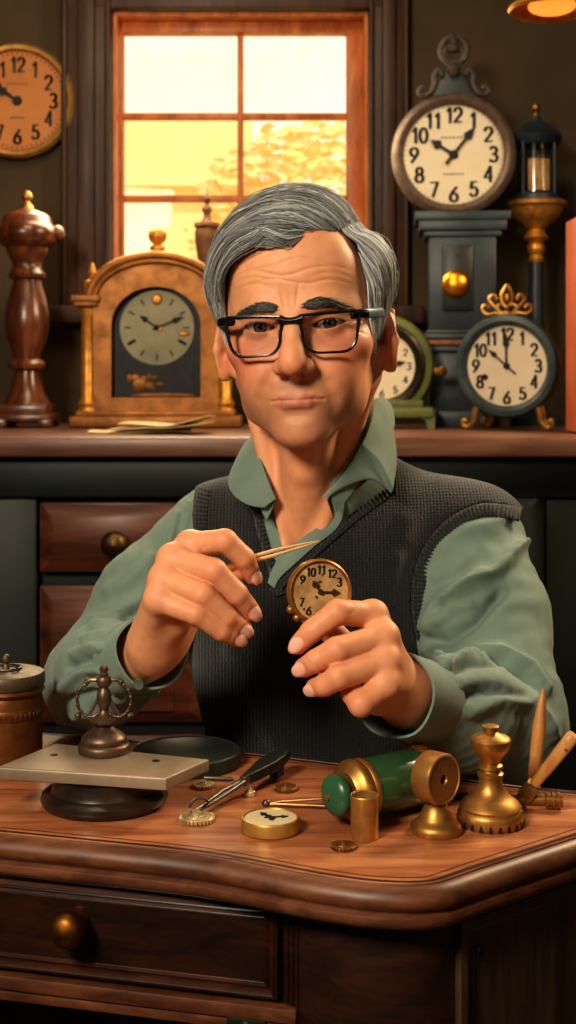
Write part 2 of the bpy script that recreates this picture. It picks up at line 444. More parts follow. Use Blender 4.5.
for bi,(a,b_) in enumerate(bays):
    rows=[(Zc(572),Zc(502)),(Zc(722),Zc(585)),(.19,Zc(735))]
    if bi==3: rows=[(.19,Zc(490))]
    for ri,(z0,z1) in enumerate(rows):
        dr=MB()
        if bi==3:
            raised(dr,a,b_,z0,z1,CF-.004,inset=.03)
            d=L(dr.build('door',GREENPAINT,cab),cab); continue
        raised(dr,a+.003,b_-.003,z0,z1,CF-.004)
        if ri>0 and bi==1: 
            dr.box(((a+b_)/2+.02,CF-.019,(z0+z1)/2-.01),((b_-a)*.5,.012,(z1-z0)*.72),bev=.004)
        d=L(dr.build('drawer' if ri==0 or bi!=1 else 'door',DRAWERWOOD,cab),cab)
        kx=Xc(118) if bi==1 else (a+b_)/2
        if bi==1 and ri>0: continue
        kk=knob((kx,CF-.0185,Zc(541) if ri==0 else (z0+z1)/2),1.45,d,KNOBM); L(kk,cab)
top=MB(); top.box((0,2.55,KZ-.017),(2.06,.70,.034),bev=.006)
tag(top.build('worktop',COUNTER),'long brown wooden worktop of the cabinet under the clocks','worktop')

# ================================================================== things on the worktop
def latpx(mb,prof,cx,ybase,D,M=None,seg=40):
    """turned profile measured as (half width, row) in the photo at distance D"""
    k=D/FPX
    return mb.lathe([(r*k,(ybase-y)*k) for r,y in prof],seg,M)
# -- turned column at left
D=2.66; kx=D/FPX
col=thing('turned_column','tall turned dark wooden column with a small brass finial, left on the worktop','column',((27-CX)*kx,D,KZ))
yb=426
s=MB(); latpx(s,[(0,403),(24,403),(21,398),(18,393),(14,380),(12.5,370),(18,367),(19,363),(17,360),(13,357),(15,350),(20,338),(22.5,325),(22,312),(19,297),(15,284),(14,279),(18,277),(19,273),(17,270),(14.5,267),(14.5,262),(17,257),(20,252),(21,247),(26,244),(30,239),(31,233),(30,228),(27,224),(25,222),(23.5,216),(20,213),(12,210),(8,208),(0,208)],27,yb,D); s.build('shaft',COLUMNWOOD,col)
s=MB()
for sx in (-1,1): s.ball((sx*31*kx,0,(yb-232)*kx),(7*kx,9*kx,8*kx))
s.build('side_boss',COLUMNWOOD,col)
s=MB(); s.box((0,0,(yb-408)*kx),(50*kx,50*kx,12*kx),bev=.006); s.box((0,0,(yb-416)*kx),(57*kx,57*kx,8*kx),bev=.005)
for sx in (-1,1):
    for sy in (-1,1): s.box((sx*22*kx,sy*22*kx,(yb-421.5)*kx+.0008),(15*kx,15*kx,9*kx),bev=.004)
s.build('plinth',COLUMNWOOD,col)
s=MB(); latpx(s,[(0,209),(7,209),(6,205),(3,202),(3,200),(5,198),(5.5,195),(4.5,192),(2,190),(0,189.5)],27,yb,D); s.build('finial',BRASS,col)

# -- hidden-behind turned finial post beside the mantel clock
D=2.82; kx=D/FPX
fp=thing('turned_post','slim turned brown post with a spire tip, standing behind the arched clock','post',((207-CX)*kx,D,KZ))
s=MB(); latpx(s,[(0,424),(20,424),(20,412),(14,408),(10,395),(9,340),(12,330),(12,322),(8,316),(7,280),(9,262),(12,240),(12.5,232),(11,228),(13,226),(12.5,223),(7,222),(4,219),(3,214),(5,210),(5,208),(2.5,205),(2,203),(3.6,200),(3.6,197),(1.6,194),(.8,188),(0,187)],207,424,D); s.build('spindle',m_metal('weathered post',rgb(120,84,56),.5,.6,metal=.35),fp)

# -- arched mantel clock
D=2.66; kx=D/FPX
GOLDWOOD=m_metal('gilded wood',rgb(162,108,56),.42,.5,metal=.55,nscale=30)
mc=thing('mantel_clock','gilded arched mantel clock with side columns and a ball finial on the worktop','clock',((158-CX)*kx,D,KZ))
yb=426
def A(dx,y): return (dx*kx,(yb-y)*kx)
def arched(hw,y0,yspring,ry,n=28):
    return [A(-hw,y0),A(hw,y0)]+[(hw*kx*math.cos(PI*i/n),(yb-yspring)*kx+ry*kx*math.sin(PI*i/n)) for i in range(n+1)]
def frontplate(mb,out,hole,y0,y1):
    """solid plate in the xz plane with a hole; outline and hole have the same point count"""
    n=len(out)
    V=[(x,y0,z) for x,z in out]+[(x,y0,z) for x,z in hole]+[(x,y1,z) for x,z in out]+[(x,y1,z) for x,z in hole]
    F=[]
    for i in range(n):
        j=(i+1)%n
        F+= [(i,j,j+n,i+n),(i+2*n,i+3*n,j+3*n,j+2*n),(i,i+2*n,j+2*n,j),(i+n,j+n,j+3*n,i+3*n)]
    mb.add(V,F)
dep=.085
s=MB(); frontplate(s,arched(62,416,300,40+0),arched(44,396,325,38),-dep/2,-dep/2+.022)
frontplate(s,arched(62,416,300,40),arched(56,410,303,34),-dep/2+.022,dep/2-.006)
s.prism([(x,z) for x,z in arched(62,416,300,40)],0,.006,T(0,dep/2,0)@R(90,'X'))
s.build('case',GOLDWOOD,mc)
s=MB()   # arch hood moulding and shoulders
for (rw,rh,t,y) in [(66,44,4.5,-dep/2-.004),(60,38,2.5,-dep/2-.006)]:
    pts=[(rw*kx*math.cos(PI*i/28),y,(yb-300)*kx+rh*kx*math.sin(PI*i/28)) for i in range(29)]
    s.tube(pts,t*kx,10,up=(0,1,0))
pts=[(64*kx*math.cos(PI*i/28),0,(yb-300)*kx+42*kx*math.sin(PI*i/28)) for i in range(29)]
n=len(pts); V=[(p[0],-dep/2-.008,p[2]+.002) for p in pts]+[(p[0],dep/2,p[2]+.002) for p in pts]+[(p[0]*.95,-dep/2-.008,p[2]-.008) for p in pts]+[(p[0]*.95,dep/2,p[2]-.008) for p in pts]
F=[]
for i in range(n-1): F+=[(i,i+1,i+1+n,i+n),(i+2*n,i+3*n,i+1+3*n,i+1+2*n),(i,i+2*n,i+1+2*n,i+1),(i+n,i+1+n,i+1+3*n,i+3*n)]
s.add(V,F)
for sx in (-1,1): s.box((sx*69*kx,-.004,(yb-299)*kx),(28*kx,dep+.02,6*kx),bev=.002); s.box((sx*69*kx,-.004,(yb-304)*kx),(23*kx,dep+.012,5*kx),bev=.002)
s.build('hood',GOLDWOOD,mc)
for sx in (-1,1):
    s=MB(); latpx(s,[(0,413),(10,413),(10,409),(8,406),(9.5,402),(7.5,398),(6.5,396),(6.8,350),(6.2,316),(8.5,313),(8.5,309),(6.5,307),(0,307)],0,yb,D,T(sx*68*kx,-dep/2+.012,0)); s.build('side_column',GOLD,mc)
    s=MB(); latpx(s,[(0,302),(8,302),(6,298),(4,295),(8,291),(9,286),(8,281),(4,278),(3,275),(4.5,272),(3,268),(1.6,263),(0,262)],0,yb,D,T(sx*65*kx,-.006,0),24); s.build('finial',GOLD,mc)
s=MB(); latpx(s,[(0,262),(9,262),(9,258),(5,255),(4,251),(7.5,249),(7.5,246),(4,244)]+[(9.3*math.cos(math.radians(a)),235-9.3*math.sin(math.radians(a))) for a in range(-60,91,15)],0,yb,D,T(0,-.01,0),28); s.build('finial',GOLD,mc)
s=MB(); s.box((0,0,(yb-420)*kx+.0005),(168*kx,dep+.05,11*kx),bev=.004); s.box((0,0,(yb-412)*kx),(156*kx,dep+.036,6*kx),bev=.003); s.build('base',GOLDWOOD,mc)
NAVY=m_paint('dark painted panel',rgb(38,44,46),.5,rgb(20,24,28),40)
s=MB(); s.prism([(x,z) for x,z in arched(45,398,326,39)],0,.004,T(0,-dep/2+.03,0)@R(90,'X')); s.build('back_panel',NAVY,mc)
cz=(yb-327)*kx
s=MB(); s.lathe([(0,0),(37*kx,0),(37*kx,.004),(0,.004)],48,T(0,-dep/2+.026,cz)@MY); dl=s.build('dial',m_paint('grey green dial',rgb(206,196,156),.5,rgb(170,166,134),10,.03),mc)
s=MB()
for i in range(12):
    M=T(0,-dep/2+.0212,cz)@Matrix.Rotation(math.radians(30*i),4,'Y')
    wq=(3.2 if i in (4,8) else 1.5)*kx
    s=MB(); s.box((0,0,29*kx),(wq,.0006,(9 if i in(4,8) else 6.5)*kx),M); s.build('hour_mark',INK,dl).data.transform(T(0,0,0))
s=MB(); hand_shape(s,305,21*kx,3*kx,-dep/2+.020,.2); hand_shape(s,68,29*kx,2.6*kx,-dep/2+.0185,.15); s.lathe([(0,0),(3*kx,0),(2*kx,.003),(0,.003)],16,T(0,-dep/2+.020,cz*0)@MY)
o=s.build('clock_hand',INK,mc); o.data.transform(T(0,0,cz))
MB().ball((0,-dep/2+.022,cz+28*kx),(5.5*kx,.002,6*kx)).build('gilt_boss',GOLD,dl); MB().lathe([(0,0),(4*kx,0),(3*kx,.003),(0,.003)],20,T(2*kx,-dep/2+.022,cz)@MY).build('gilt_boss',GOLD,dl); MB().ball((27*kx,-dep/2+.022,cz-6*kx),(6*kx,.002,3*kx)).build('gilt_boss',GOLD,dl)
s=MB()   # painted flowers under the dial
rnd=random.Random(5)
for k in range(9): s.ball((rnd.uniform(-28,4)*kx,-dep/2+.0245,(yb-rnd.uniform(374,388))*kx),(rnd.uniform(2,5)*kx,.0012,rnd.uniform(2,4.5)*kx),seg=10,rings=6)
s.ball((-17*kx,-dep/2+.0242,(yb-383)*kx),(8*kx,.0014,6*kx)); s.ball((6*kx,-dep/2+.0245,(yb-394)*kx),(32*kx,.0012,2.5*kx)); s.build('painted_ornament',GOLDWOOD,mc)
s=MB(); s.prism([(x,z) for x,z in arched(44,396,325,38)],0,.002,T(0,-dep/2+.010,0)@R(90,'X')); s.build('glass',CLEAR,mc)

# -- loose papers
D=2.33; kx=D/FPX
pp=thing('paper_sheets','loose stack of yellowed paper sheets on the worktop before the arched clock','papers',((150-CX)*kx,D,KZ))
for i,(dx,dy,rz,wd,dp) in enumerate([(-12,.045,3,.18,.10),(10,.03,-6,.17,.11),(16,.02,-13,.15,.10)]):
    s=MB(); nx,ny=14,8; V=[];F=[]
    for b_ in range(ny+1):
        for a in range(nx+1):
            u,v=a/nx-.5,b_/ny-.5
            V.append((u*wd,v*dp,.0026+i*.0062+.03*max(0,u-.1)*(i>0)+.006*(.5+.5*math.sin(6*u+2*i))*(.6+.4*math.cos(3*v))))
    k0=len(V); V+=[(x,y,z-.0022) for x,y,z in V]
    for b_ in range(ny):
        for a in range(nx):
            q=b_*(nx+1)+a; F.append((q,q+1,q+nx+2,q+nx+1)); F.append((k0+q,k0+q+nx+1,k0+q+nx+2,k0+q+1))
    rim=[a for a in range(nx)]+[b_*(nx+1)+nx for b_ in range(ny)]+[ny*(nx+1)+a for a in range(nx,0,-1)]+[b_*(nx+1) for b_ in range(ny,0,-1)]
    for a,b_ in zip(rim,rim[1:]+rim[:1]): F.append((a,a+k0,b_+k0,b_))
    s.add(V,F,T(dx*kx,dy,0)@R(rz,'Z')); s.build('sheet',PAPER,pp)

# -- green clock behind the man
D=2.60; kx=D/FPX; yb=428
GREENC=m_paint('moss green enamel',rgb(108,116,58),.45,rgb(80,88,42),12)
gc=thing('mantel_clock','moss green drum clock on a footed base, half hidden behind the seated man','clock',((382-CX)*kx,D,KZ),math.radians(-8))
cz=(yb-366)*kx
s=MB(); s.lathe([(0,-.05),(50*kx,-.05),(52*kx,-.04),(52*kx,.0),(50*kx,.008),(44*kx,.010),(42*kx,.004),(0,.004)],56,T(0,0,cz)@MY); s.build('case',GREENC,gc)
s=MB(); s.lathe([(34*kx,.004),(43*kx,.004),(43*kx,.014),(40*kx,.018),(36*kx,.014),(33*kx,.006)],56,T(0,0,cz)@MY,closed=True); s.build('bezel',m_metal('grey bezel',rgb(92,86,76),.4,.5),gc)
s=MB(); s.lathe([(0,.004),(34.5*kx,.004),(34.5*kx,.0065),(0,.0065)],48,T(0,0,cz)@MY); s.build('dial',DIAL,gc)
s=MB(); numerals(s,27*kx,7*kx,ARABIC,-.0075); n_=s.build('numerals',INK,gc); n_.data.transform(T(0,0,cz))
s=MB(); hand_shape(s,300,18*kx,3*kx,-.009); hand_shape(s,80,25*kx,2.4*kx,-.0105); o=s.build('clock_hand',INK,gc); o.data.transform(T(0,0,cz))
s=MB(); s.box((0,.015,(yb-412)*kx),(104*kx,.09,11*kx),bev=.006); s.box((0,.015,(yb-404)*kx),(84*kx,.07,10*kx),bev=.006); s.build('base',GREENC,gc)
for sx in (-1,1):
    s=MB(); s.prism([(-9*kx,19*kx),(9*kx,19*kx),(9*kx,0),(2*kx,0),(0,8*kx),(-9*kx,12*kx)] if sx>0 else [(-9*kx,19*kx),(9*kx,19*kx),(9*kx,12*kx),(0,8*kx),(-2*kx,0),(-9*kx,0)],0,.07,T(sx*44*kx,.05,0)@R(90,'X')); s.build('foot',GREENC,gc)
s=MB(); s.lathe([(0,0),(5*kx,0),(4*kx,.01),(6*kx,.016),(3*kx,.024),(0,.026)],20,T(52*kx,-.01,cz-5*kx)@R(90,'Y')); s.build('side_knob',BRASS,gc)
s=MB(); s.tube([(0,-.01,cz+52*kx),(0,-.01,cz+56*kx)],4*kx,10)
s.tube([(8*kx*math.cos(a),-.01,cz+62*kx+7*kx*math.sin(a)) for a in [2*PI*i/20 for i in range(20)]],2.2*kx,8,closed=True); s.build('ring_finial',BRASS,gc)

# -- tall slate-blue pillar clock
D=2.70; kx=D/FPX; yb=426
tc_=thing('pillar_clock','tall slate grey pillar clock with a round cream dial and scrolled crest','clock',((462-CX)*kx,D,KZ),math.radians(-5))
s=MB()
for (hw,y0,y1,dp) in [(36,426,410,.13),(33,410,352,.115),(37,352,346,.13),(40,340,334,.135),(36,334,330,.12),(33,330,236,.11),(38,238,232,.12),(43,232,222,.13),(47,222,213,.135)]:
    s.box((0,.02,(yb-(y0+y1)/2)*kx),(2*hw*kx,dp,abs(y0-y1)*kx+.0004),bev=.003)
s.build('case',SLATE,tc_)
s=MB(); s.box((0,.02,(yb-343)*kx),(2*41*kx,.138,6*kx),bev=.003); s.build('copper_moulding',m_metal('worn copper',rgb(140,88,62),.45,.5,metal=.5),tc_)
dx=-9*kx; cz=(yb-157)*kx
s=MB(); s.lathe([(0,-.11),(56*kx,-.11),(58*kx,-.10),(58*kx,0),(0,0)],64,T(dx,-.03,cz)@MY); s.build('drum',SLATE,tc_)
s=MB(); s.lathe([(50*kx,.0),(60*kx,-.004),(61.5*kx,.006),(60*kx,.014),(55*kx,.02),(51.5*kx,.016),(49*kx,.004)],64,T(dx,-.03,cz)@MY,closed=True); s.build('bezel',m_metal('warm pewter bezel',rgb(124,106,96),.4,.6,metal=.4),tc_)
s=MB(); s.lathe([(0,-.001),(51*kx,-.001),(51*kx,.003),(0,.003)],64,T(dx,-.03,cz)@MY); s.build('dial',DIAL,tc_)
s=MB(); numerals(s,39*kx,15*kx,ARABIC,-.0345,squash=.95,thick=.22,thin=.1)
for i in range(60): s.box((0,-.0345,47.5*kx),(.5*kx,.0004,1.6*kx),Matrix.Rotation(math.radians(6*i),4,'Y'))
for (a,z,t) in [(11,17,1.5),(9,-19,1.2)]:
    for q in range(7): s.box(((-a+2*a*q/6)*kx,-.0345,z*kx),(1.7*kx,.0004,t*kx))
o=s.build('numerals',INK,tc_); o.data.transform(T(dx,0,cz))
s=MB(); hand_shape(s,303,27*kx,4.6*kx,-.037); hand_shape(s,38,34*kx,4.2*kx,-.039,.35); s.lathe([(0,0),(4.5*kx,0),(3*kx,.004),(0,.004)],18,T(0,-.036,0)@MY); o=s.build('clock_hand',INK,tc_); o.data.transform(T(dx,0,cz))
# crest: bell-shaped board, scrolls and ring
s=MB()
out=[(-32,106),(32,106),(26,100),(19,94),(14,86),(11,78),(0,74),(-11,78),(-14,86),(-19,94),(-26,100)]
s.prism([(x*kx,(yb-y)*kx) for x,y in out],0,.03,T(dx,-.01,0)@R(90,'X'),bev=.002); s.build('crest_board',SLATE,tc_)
CREST=m_metal('greyed bronze',rgb(92,84,78),.45,.55,metal=.4)
s=MB()
for sx in (-1,1):
    P=[(sx*11,80),(sx*15,74),(sx*19,80),(sx*19,88),(sx*24,97),(sx*31,99),(sx*34,95),(sx*31,91),(sx*28,94)]
    s.tube([(q.x*kx,-.045,(yb-q.y)*kx) for q in spline([(x,y,0) for x,y in P],5)],2.8*kx,8)
s.tube([(13*kx*math.cos(a),-.045,(yb-55)*kx+13*kx*math.sin(a)) for a in [2*PI*i/28 for i in range(28)]],3.3*kx,8,closed=True)
s.lathe([(0,0),(6,0),(8,-5),(5,-9),(7,-13),(3,-18),(0,-19)][::-1] and [(0,0),(5*kx,0),(7*kx,5*kx),(4*kx,9*kx),(5.5*kx,13*kx),(2.5*kx,18*kx),(0,20*kx)],16,T(0,-.045,(yb-57)*kx))
s.lathe([(0,0),(4*kx,0),(7*kx,6*kx),(4*kx,12*kx),(0,15*kx)],16,T(0,-.045,(yb-80)*kx))
for sx in (-1,1): s.tube([(q.x*kx,-.045,(yb-q.y)*kx) for q in spline([(0,74,0),(sx*8,66,0),(sx*9,56,0),(sx*3,50,0),(0,44,0)],5)],2.2*kx,8)
o=s.build('crest_scroll',CREST,tc_); o.data.transform(T(dx,0,0))
s=MB(); pf=-.035; s.box((-5*kx,pf-.004,(yb-279)*kx),(30*kx,.012,64*kx),bev=.004); s.box((-5*kx,pf-.010,(yb-279)*kx),(24*kx,.006,58*kx),bev=.002); s.build('front_panel',m_paint('deep slate paint',rgb(44,50,52),.4,rgb(28,32,34),14),tc_)
s=MB(); s.ball((-7*kx,pf-.016,(yb-285)*kx),(14*kx,.018,14*kx),seg=32,rings=20); s.build('gilt_ball',m_metal('polished gilt',rgb(236,164,50),.3,.75),tc_)
s=MB(); s.add([(-8*kx,pf-.0135,(yb-256)*kx),(-2*kx,pf-.0135,(yb-256)*kx),(-5*kx,pf-.0135,(yb-260)*kx)],[(0,1,2)]); s.build('keyhole',INK,tc_)

# -- lantern on a gilt bowl and dark post
D=2.74; kx=D/FPX; yb=425.6
ln=thing('lantern_stand','slate grey glass lantern in a gilded bowl on a slim dark post','lantern',((536-CX)*kx,D,KZ))
s=MB(); latpx(s,[(0,425.6),(26,425.6),(25,418),(12,412),(9,400),(8.5,340),(7,268),(7,262),(0,262)],0,yb,D); s.build('post',m_paint('dark slate post',rgb(44,52,58),.4,rgb(30,36,40),14),ln)
s=MB(); latpx(s,[(0,263),(6.5,263),(8,259),(6,255),(9,250),(9,246),(6.5,243),(13,238),(10,234),(8,230),(13,225),(20,220),(25,214),(27,208),(31,206),(31.5,203),(29,201),(0,200)],0,yb,D); s.build('bowl',GOLD,ln)
s=MB(); latpx(s,[(0,201),(24,201),(24,196),(22,194),(0,194)],0,yb,D); latpx(s,[(0,146),(22,146),(25,142),(26,138),(24,134),(19,131),(14,127),(12,124),(6,121),(4,116),(0,116)],0,yb,D)
for i in range(4):
    a=PI/4+i*PI/2; s.tube([(22*kx*math.cos(a),22*kx*math.sin(a),(yb-196)*kx),(22*kx*math.cos(a),22*kx*math.sin(a),(yb-144)*kx)],1.5*kx,8)
s.build('frame',SLATE,ln)
s=MB(); s.lathe([(20.5*kx,(yb-195)*kx),(20.5*kx,(yb-145)*kx),(20*kx,(yb-145)*kx),(20*kx,(yb-195)*kx)],40,closed=True); s.build('glass',m_glass('smoky glass',(.88,.92,.92,1),.1,.03),ln)
s=MB()
V=[];F=[]
for i in range(9):
    a=math.radians(-125+70*i/8); 
    for z in (161,192): V.append((18.5*kx*math.cos(a),18.5*kx*math.sin(a),(yb-z)*kx))
for i in range(8): F.append((2*i,2*i+1,2*i+3,2*i+2))
s.add(V,F); s.build('amber_panel',m_paint('amber parchment',rgb(240,180,116),.6,rgb(200,136,80),30),ln)
s=MB(); latpx(s,[(0,117),(3,117),(3,114),(2,112),(4,110),(4.5,107.5),(3.5,105),(0,103.5)],0,yb,D,None,20); s.build('finial',BRASSDARK,ln)

# -- round drum clock with scroll feet
D=2.50; kx=D/FPX; yb=430.2
rc=thing('drum_clock','round slate rimmed drum clock with brass scroll feet and crest, right on the worktop','clock',((507-CX)*kx,D,KZ),math.radians(-22))
cz=(yb-366)*kx
s=MB(); s.lathe([(0,-.12),(36*kx,-.12),(44*kx,-.10),(49*kx,-.06),(49*kx,.0),(0,.0)],64,T(0,0,cz)@MY); s.build('drum',m_wood('red brown drum',rgb(54,26,18),rgb(84,42,28),rgb(110,60,40),(20,4,20)),rc)
s=MB(); s.lathe([(41*kx,-.002),(50*kx,-.006),(52*kx,.004),(50*kx,.014),(45*kx,.017),(42*kx,.012),(40*kx,.002)],64,T(0,0,cz)@MY,closed=True); s.build('bezel',m_paint('slate blue enamel',rgb(72,90,94),.35,rgb(52,66,70),14),rc)
s=MB(); s.lathe([(0,-.002),(42*kx,-.002),(42*kx,.002),(0,.002)],56,T(0,0,cz)@MY); s.build('dial',DIAL,rc)
s=MB(); numerals(s,31.5*kx,12.5*kx,['12','1','2','3','4','5','6','7','8','9','10','11'],-.0032,squash=.9,thick=.24,thin=.11); o=s.build('numerals',INK,rc); o.data.transform(T(0,0,cz))
s=MB(); hand_shape(s,-1,33*kx,3.2*kx,-.006,.1); hand_shape(s,-48,25*kx,2.6*kx,-.0045,.5); s.ball((-22*kx,-.004,-11*kx),(3*kx,.001,3*kx)); s.lathe([(0,0),(3.4*kx,0),(2*kx,.004),(0,.004)],18,T(0,-.004,0)@MY); o=s.build('clock_hand',INK,rc); o.data.transform(T(0,0,cz))
for (sx,y,hw) in [(-1,.0,1),(1,.0,1),(-1,.09,.8),(1,.09,.8)]:
    s=MB(); P=[(sx*30,cz/kx-40,0),(sx*33,16,0),(sx*34,9,0),(sx*40,3,0),(sx*45,5,0),(sx*44,9.5,0),(sx*41,8,0)]
    s.tube([(q.x*kx*hw,y,q.y*kx+.0001) for q in spline(P,6)],[3.6*kx-.9*kx*i/36 for i in range(37)],8); s.build('scroll_foot',BRASS,rc)
s=MB(); z0=cz/kx+50
for sx in (-1,1):
    for P in ([(sx*2,z0,0),(sx*10,z0+3,0),(sx*20,z0+2,0),(sx*25,z0+7,0),(sx*22,z0+11,0),(sx*18,z0+8,0)],[(sx*3,z0+1,0),(sx*12,z0+9,0),(sx*18,z0+17,0),(sx*13,z0+21,0),(sx*10,z0+16,0)],[(0,z0+8,0),(sx*5,z0+14,0),(sx*5,z0+22,0),(0,z0+31,0)],[(sx*8,z0+2,0),(sx*9,z0+10,0),(sx*3,z0+12,0)]):
        s.tube([(q.x*kx,.0,q.y*kx) for q in spline(P,5)],2.1*kx,7)
s.ball((0,0,z0*kx+2*kx),(5*kx,3*kx,4*kx)); s.ball((0,0,z0*kx+18*kx),(3*kx,2.4*kx,5*kx)); s.build('crest',BRASS,rc)

# -- tall orange box at right edge
D=2.46; kx=D/FPX
ob=tag(MB().box((0,0,.19),(.075,.09,.377),bev=.004).build('storage_box',m_paint('burnt orange card',rgb(198,104,64),.6,rgb(172,82,44),4)),'tall burnt orange box standing at the right end of the worktop','box')
ob.location=((565.5-CX)/FPX*2.40+.0375,2.355,KZ+.001)

# -- wall clock at left
D=WY; kx=(D-.03)/FPX
wc=thing('wall_clock','round wall clock with an amber orange dial and brass rim','clock',((16.5-CX)*kx,WY-.002,CZ+(HY-100)*kx))
s=MB(); s.lathe([(0,0),(58*kx,0),(58.5*kx,.01),(54*kx,.018),(0,.018)],64,MY); s.build('case',m_metal('dark pewter',rgb(78,76,66),.45,.5,metal=.5),wc)
s=MB(); s.lathe([(50*kx,.016),(57*kx,.014),(58*kx,.024),(55*kx,.032),(51.5*kx,.030),(49*kx,.019)],64,MY,closed=True); s.build('bezel',m_metal('rim brass',rgb(206,160,92),.38,.6,metal=.7),wc)
s=MB(); s.lathe([(0,.0175),(50.5*kx,.0175),(50.5*kx,.020),(0,.020)],64,MY); s.build('dial',DIALORANGE,wc)
s=MB(); numerals(s,36*kx,15*kx,ARABIC,-.0206,squash=.85,thick=.22,thin=.1)
for i in range(60): s.box((0,-.0206,47*kx),(1.2*kx,.0004,2.2*kx),Matrix.Rotation(math.radians(6*i),4,'Y'))
for (a,z) in [(9,17),(6,-17)]:
    for q in range(6): s.box(((-a+2*a*q/5)*kx,-.0206,z*kx),(1.8*kx,.0004,1.2*kx))
s.build('numerals',INK,wc)
s=MB(); hand_shape(s,303,24*kx,4.6*kx,-.023,.1); s.lathe([(0,0),(5*kx,0),(4*kx,.004),(0,.004)],18,T(0,-.0215,0)@MY); hand_shape(s,310,36*kx,2.5*kx,-.0245,.1); s.build('clock_hand',INK,wc)

# -- pendant lamp at the top right
D=2.0; kx=D/FPX
pl=thing('pendant_lamp','gilded pendant lamp with an orange glowing underside hanging at the top right','lamp',((552-CX)*kx,D,CZ+(HY-9)*kx))
s=MB(); s.lathe([(42*kx,-.004),(44*kx,0),(42*kx,.005),(30*kx,.016),(18*kx,.036),(8*kx,.05),(5*kx,.06),(4.4*kx,.058),(7*kx,.047),(17*kx,.033),(29*kx,.013),(38*kx,.001)],56,closed=True); s.build('shade',GOLD,pl)
s=MB(); s.ball((0,0,.004),(24*kx,24*kx,8*kx)); s.build('diffuser',m_emit('lamp glow',rgb(240,130,50),1.6),pl)
s=MB(); s.tube([(0,0,.055),(0,0,2.6-pl.location.z)],.0035,8); s.lathe([(0,2.55-pl.location.z),(.012,2.55-pl.location.z),(.04,2.585-pl.location.z),(.04,2.6-pl.location.z),(0,2.6-pl.location.z)],24); s.build('cord',BLACKMETAL,pl)
# ================================================================== desk
dk=thing('writing_desk','carved dark wooden writing desk with a curved polished top in the foreground','desk',(0,1.1,0))
def UP(px,py,top=TZ):
    D=DT(py,top); return ((px-CX)/FPX*D, D)
front=[(-.62,1.120),(-.45,1.079),(-.30,1.038)]+[UP(*q) for q in [(0,838),(50,843),(100,848),(150,853),(200,859),(245,867),(290,876),(330,883),(370,888),(410,890),(440,888),(462,882),(490,872),(530,859),(576,844)]]+[(.27,1.045),(.318,1.085),(.322,1.104),(.30,1.122)]
back=[(.20,1.156),(.10,1.200),(0,1.243),(-.15,1.30),(-.30,1.345),(-.50,1.40),(-.66,1.44)]
outl=[(p.x,p.y) for p in spline([(x,y,0) for x,y in front],4)]+back
def inset(out,d):
    n=len(out); res=[]
    for i in range(n):
        a,b,c=Vector(out[i-1]),Vector(out[i]),Vector(out[(i+1)%n])
        t=((b-a).normalized()+(c-b).normalized()).normalized()
        nn=Vector((-t.y,t.x)); res.append((b.x+nn.x*d,b.y+nn.y*d))
    return res
def rings(mb,profile):
    """sweep an edge profile [(inset, z)] round the outline, capped"""
    n=len(outl); o=len(mb.v)
    for d,z in profile:
        for p in inset(outl,d): mb.v.append(Vector((p[0],p[1],z)))
    for i in range(len(profile)-1):
        for k in range(n):
            k2=(k+1)%n; mb.f.append((o+i*n+k,o+i*n+k2,o+(i+1)*n+k2,o+(i+1)*n+k))
    return o,n
s=MB(); z=TZ
o_,n_=rings(s,[(.012,z-.006),(.012,z-.0015),(.0135,z)]); s.f.append(tuple(o_+2*n_+k for k in range(n_))); s.f.append(tuple(o_+k for k in range(n_-1,-1,-1)))
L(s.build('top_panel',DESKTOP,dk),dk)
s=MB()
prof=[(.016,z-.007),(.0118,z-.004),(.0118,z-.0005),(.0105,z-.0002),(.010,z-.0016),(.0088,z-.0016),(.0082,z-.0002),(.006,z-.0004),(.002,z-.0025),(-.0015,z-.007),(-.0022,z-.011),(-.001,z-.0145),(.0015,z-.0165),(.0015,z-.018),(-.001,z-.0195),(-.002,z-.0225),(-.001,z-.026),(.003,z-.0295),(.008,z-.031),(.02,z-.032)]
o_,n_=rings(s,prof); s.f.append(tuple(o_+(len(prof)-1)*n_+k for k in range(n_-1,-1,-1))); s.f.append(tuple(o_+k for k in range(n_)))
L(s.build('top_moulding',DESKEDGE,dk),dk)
s=MB(); o_,n_=rings(s,[(.0130,z+.00015),(.0165,z+.00015)]); L(s.build('inlay_line',m_paint('black inlay',rgb(44,24,15),.5),dk),dk)
s=MB(); o_,n_=rings(s,[(.0215,z+.00015),(.0228,z+.00015)]); L(s.build('inlay_line',m_paint('dark inlay',rgb(58,30,18),.5),dk),dk)
# carcass: drawer side at left, bowed corner, side panel at right
zc=z-.031
A0=Vector((-.60,1.128,0)); B0=Vector((-.004,.978,0))
fd=(B0-A0).normalized(); fn=Vector((fd.y,-fd.x,0))
bow=[(-.004,.978),(.012,.966),(.035,.950),(.062,.9415),(.088,.9385),(.106,.944),(.1155,.952)]
C0=Vector((.1155,.952,0)); E0=Vector((.296,1.092,0)); sd=(E0-C0).normalized(); sn=Vector((sd.y,-sd.x,0))
ped=bow+[(.296,1.092),(.285,1.108),(.06,1.205),(-.03,1.05)]
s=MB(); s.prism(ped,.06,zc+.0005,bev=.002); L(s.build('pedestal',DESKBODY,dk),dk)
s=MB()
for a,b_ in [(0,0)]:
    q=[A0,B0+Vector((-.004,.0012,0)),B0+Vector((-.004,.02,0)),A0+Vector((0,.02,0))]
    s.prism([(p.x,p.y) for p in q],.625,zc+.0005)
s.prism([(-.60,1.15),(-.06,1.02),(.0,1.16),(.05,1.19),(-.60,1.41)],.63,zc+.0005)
s.prism([(-.62,1.14),(-.58,1.13),(-.58,1.40),(-.62,1.41)],.0,zc+.0005)
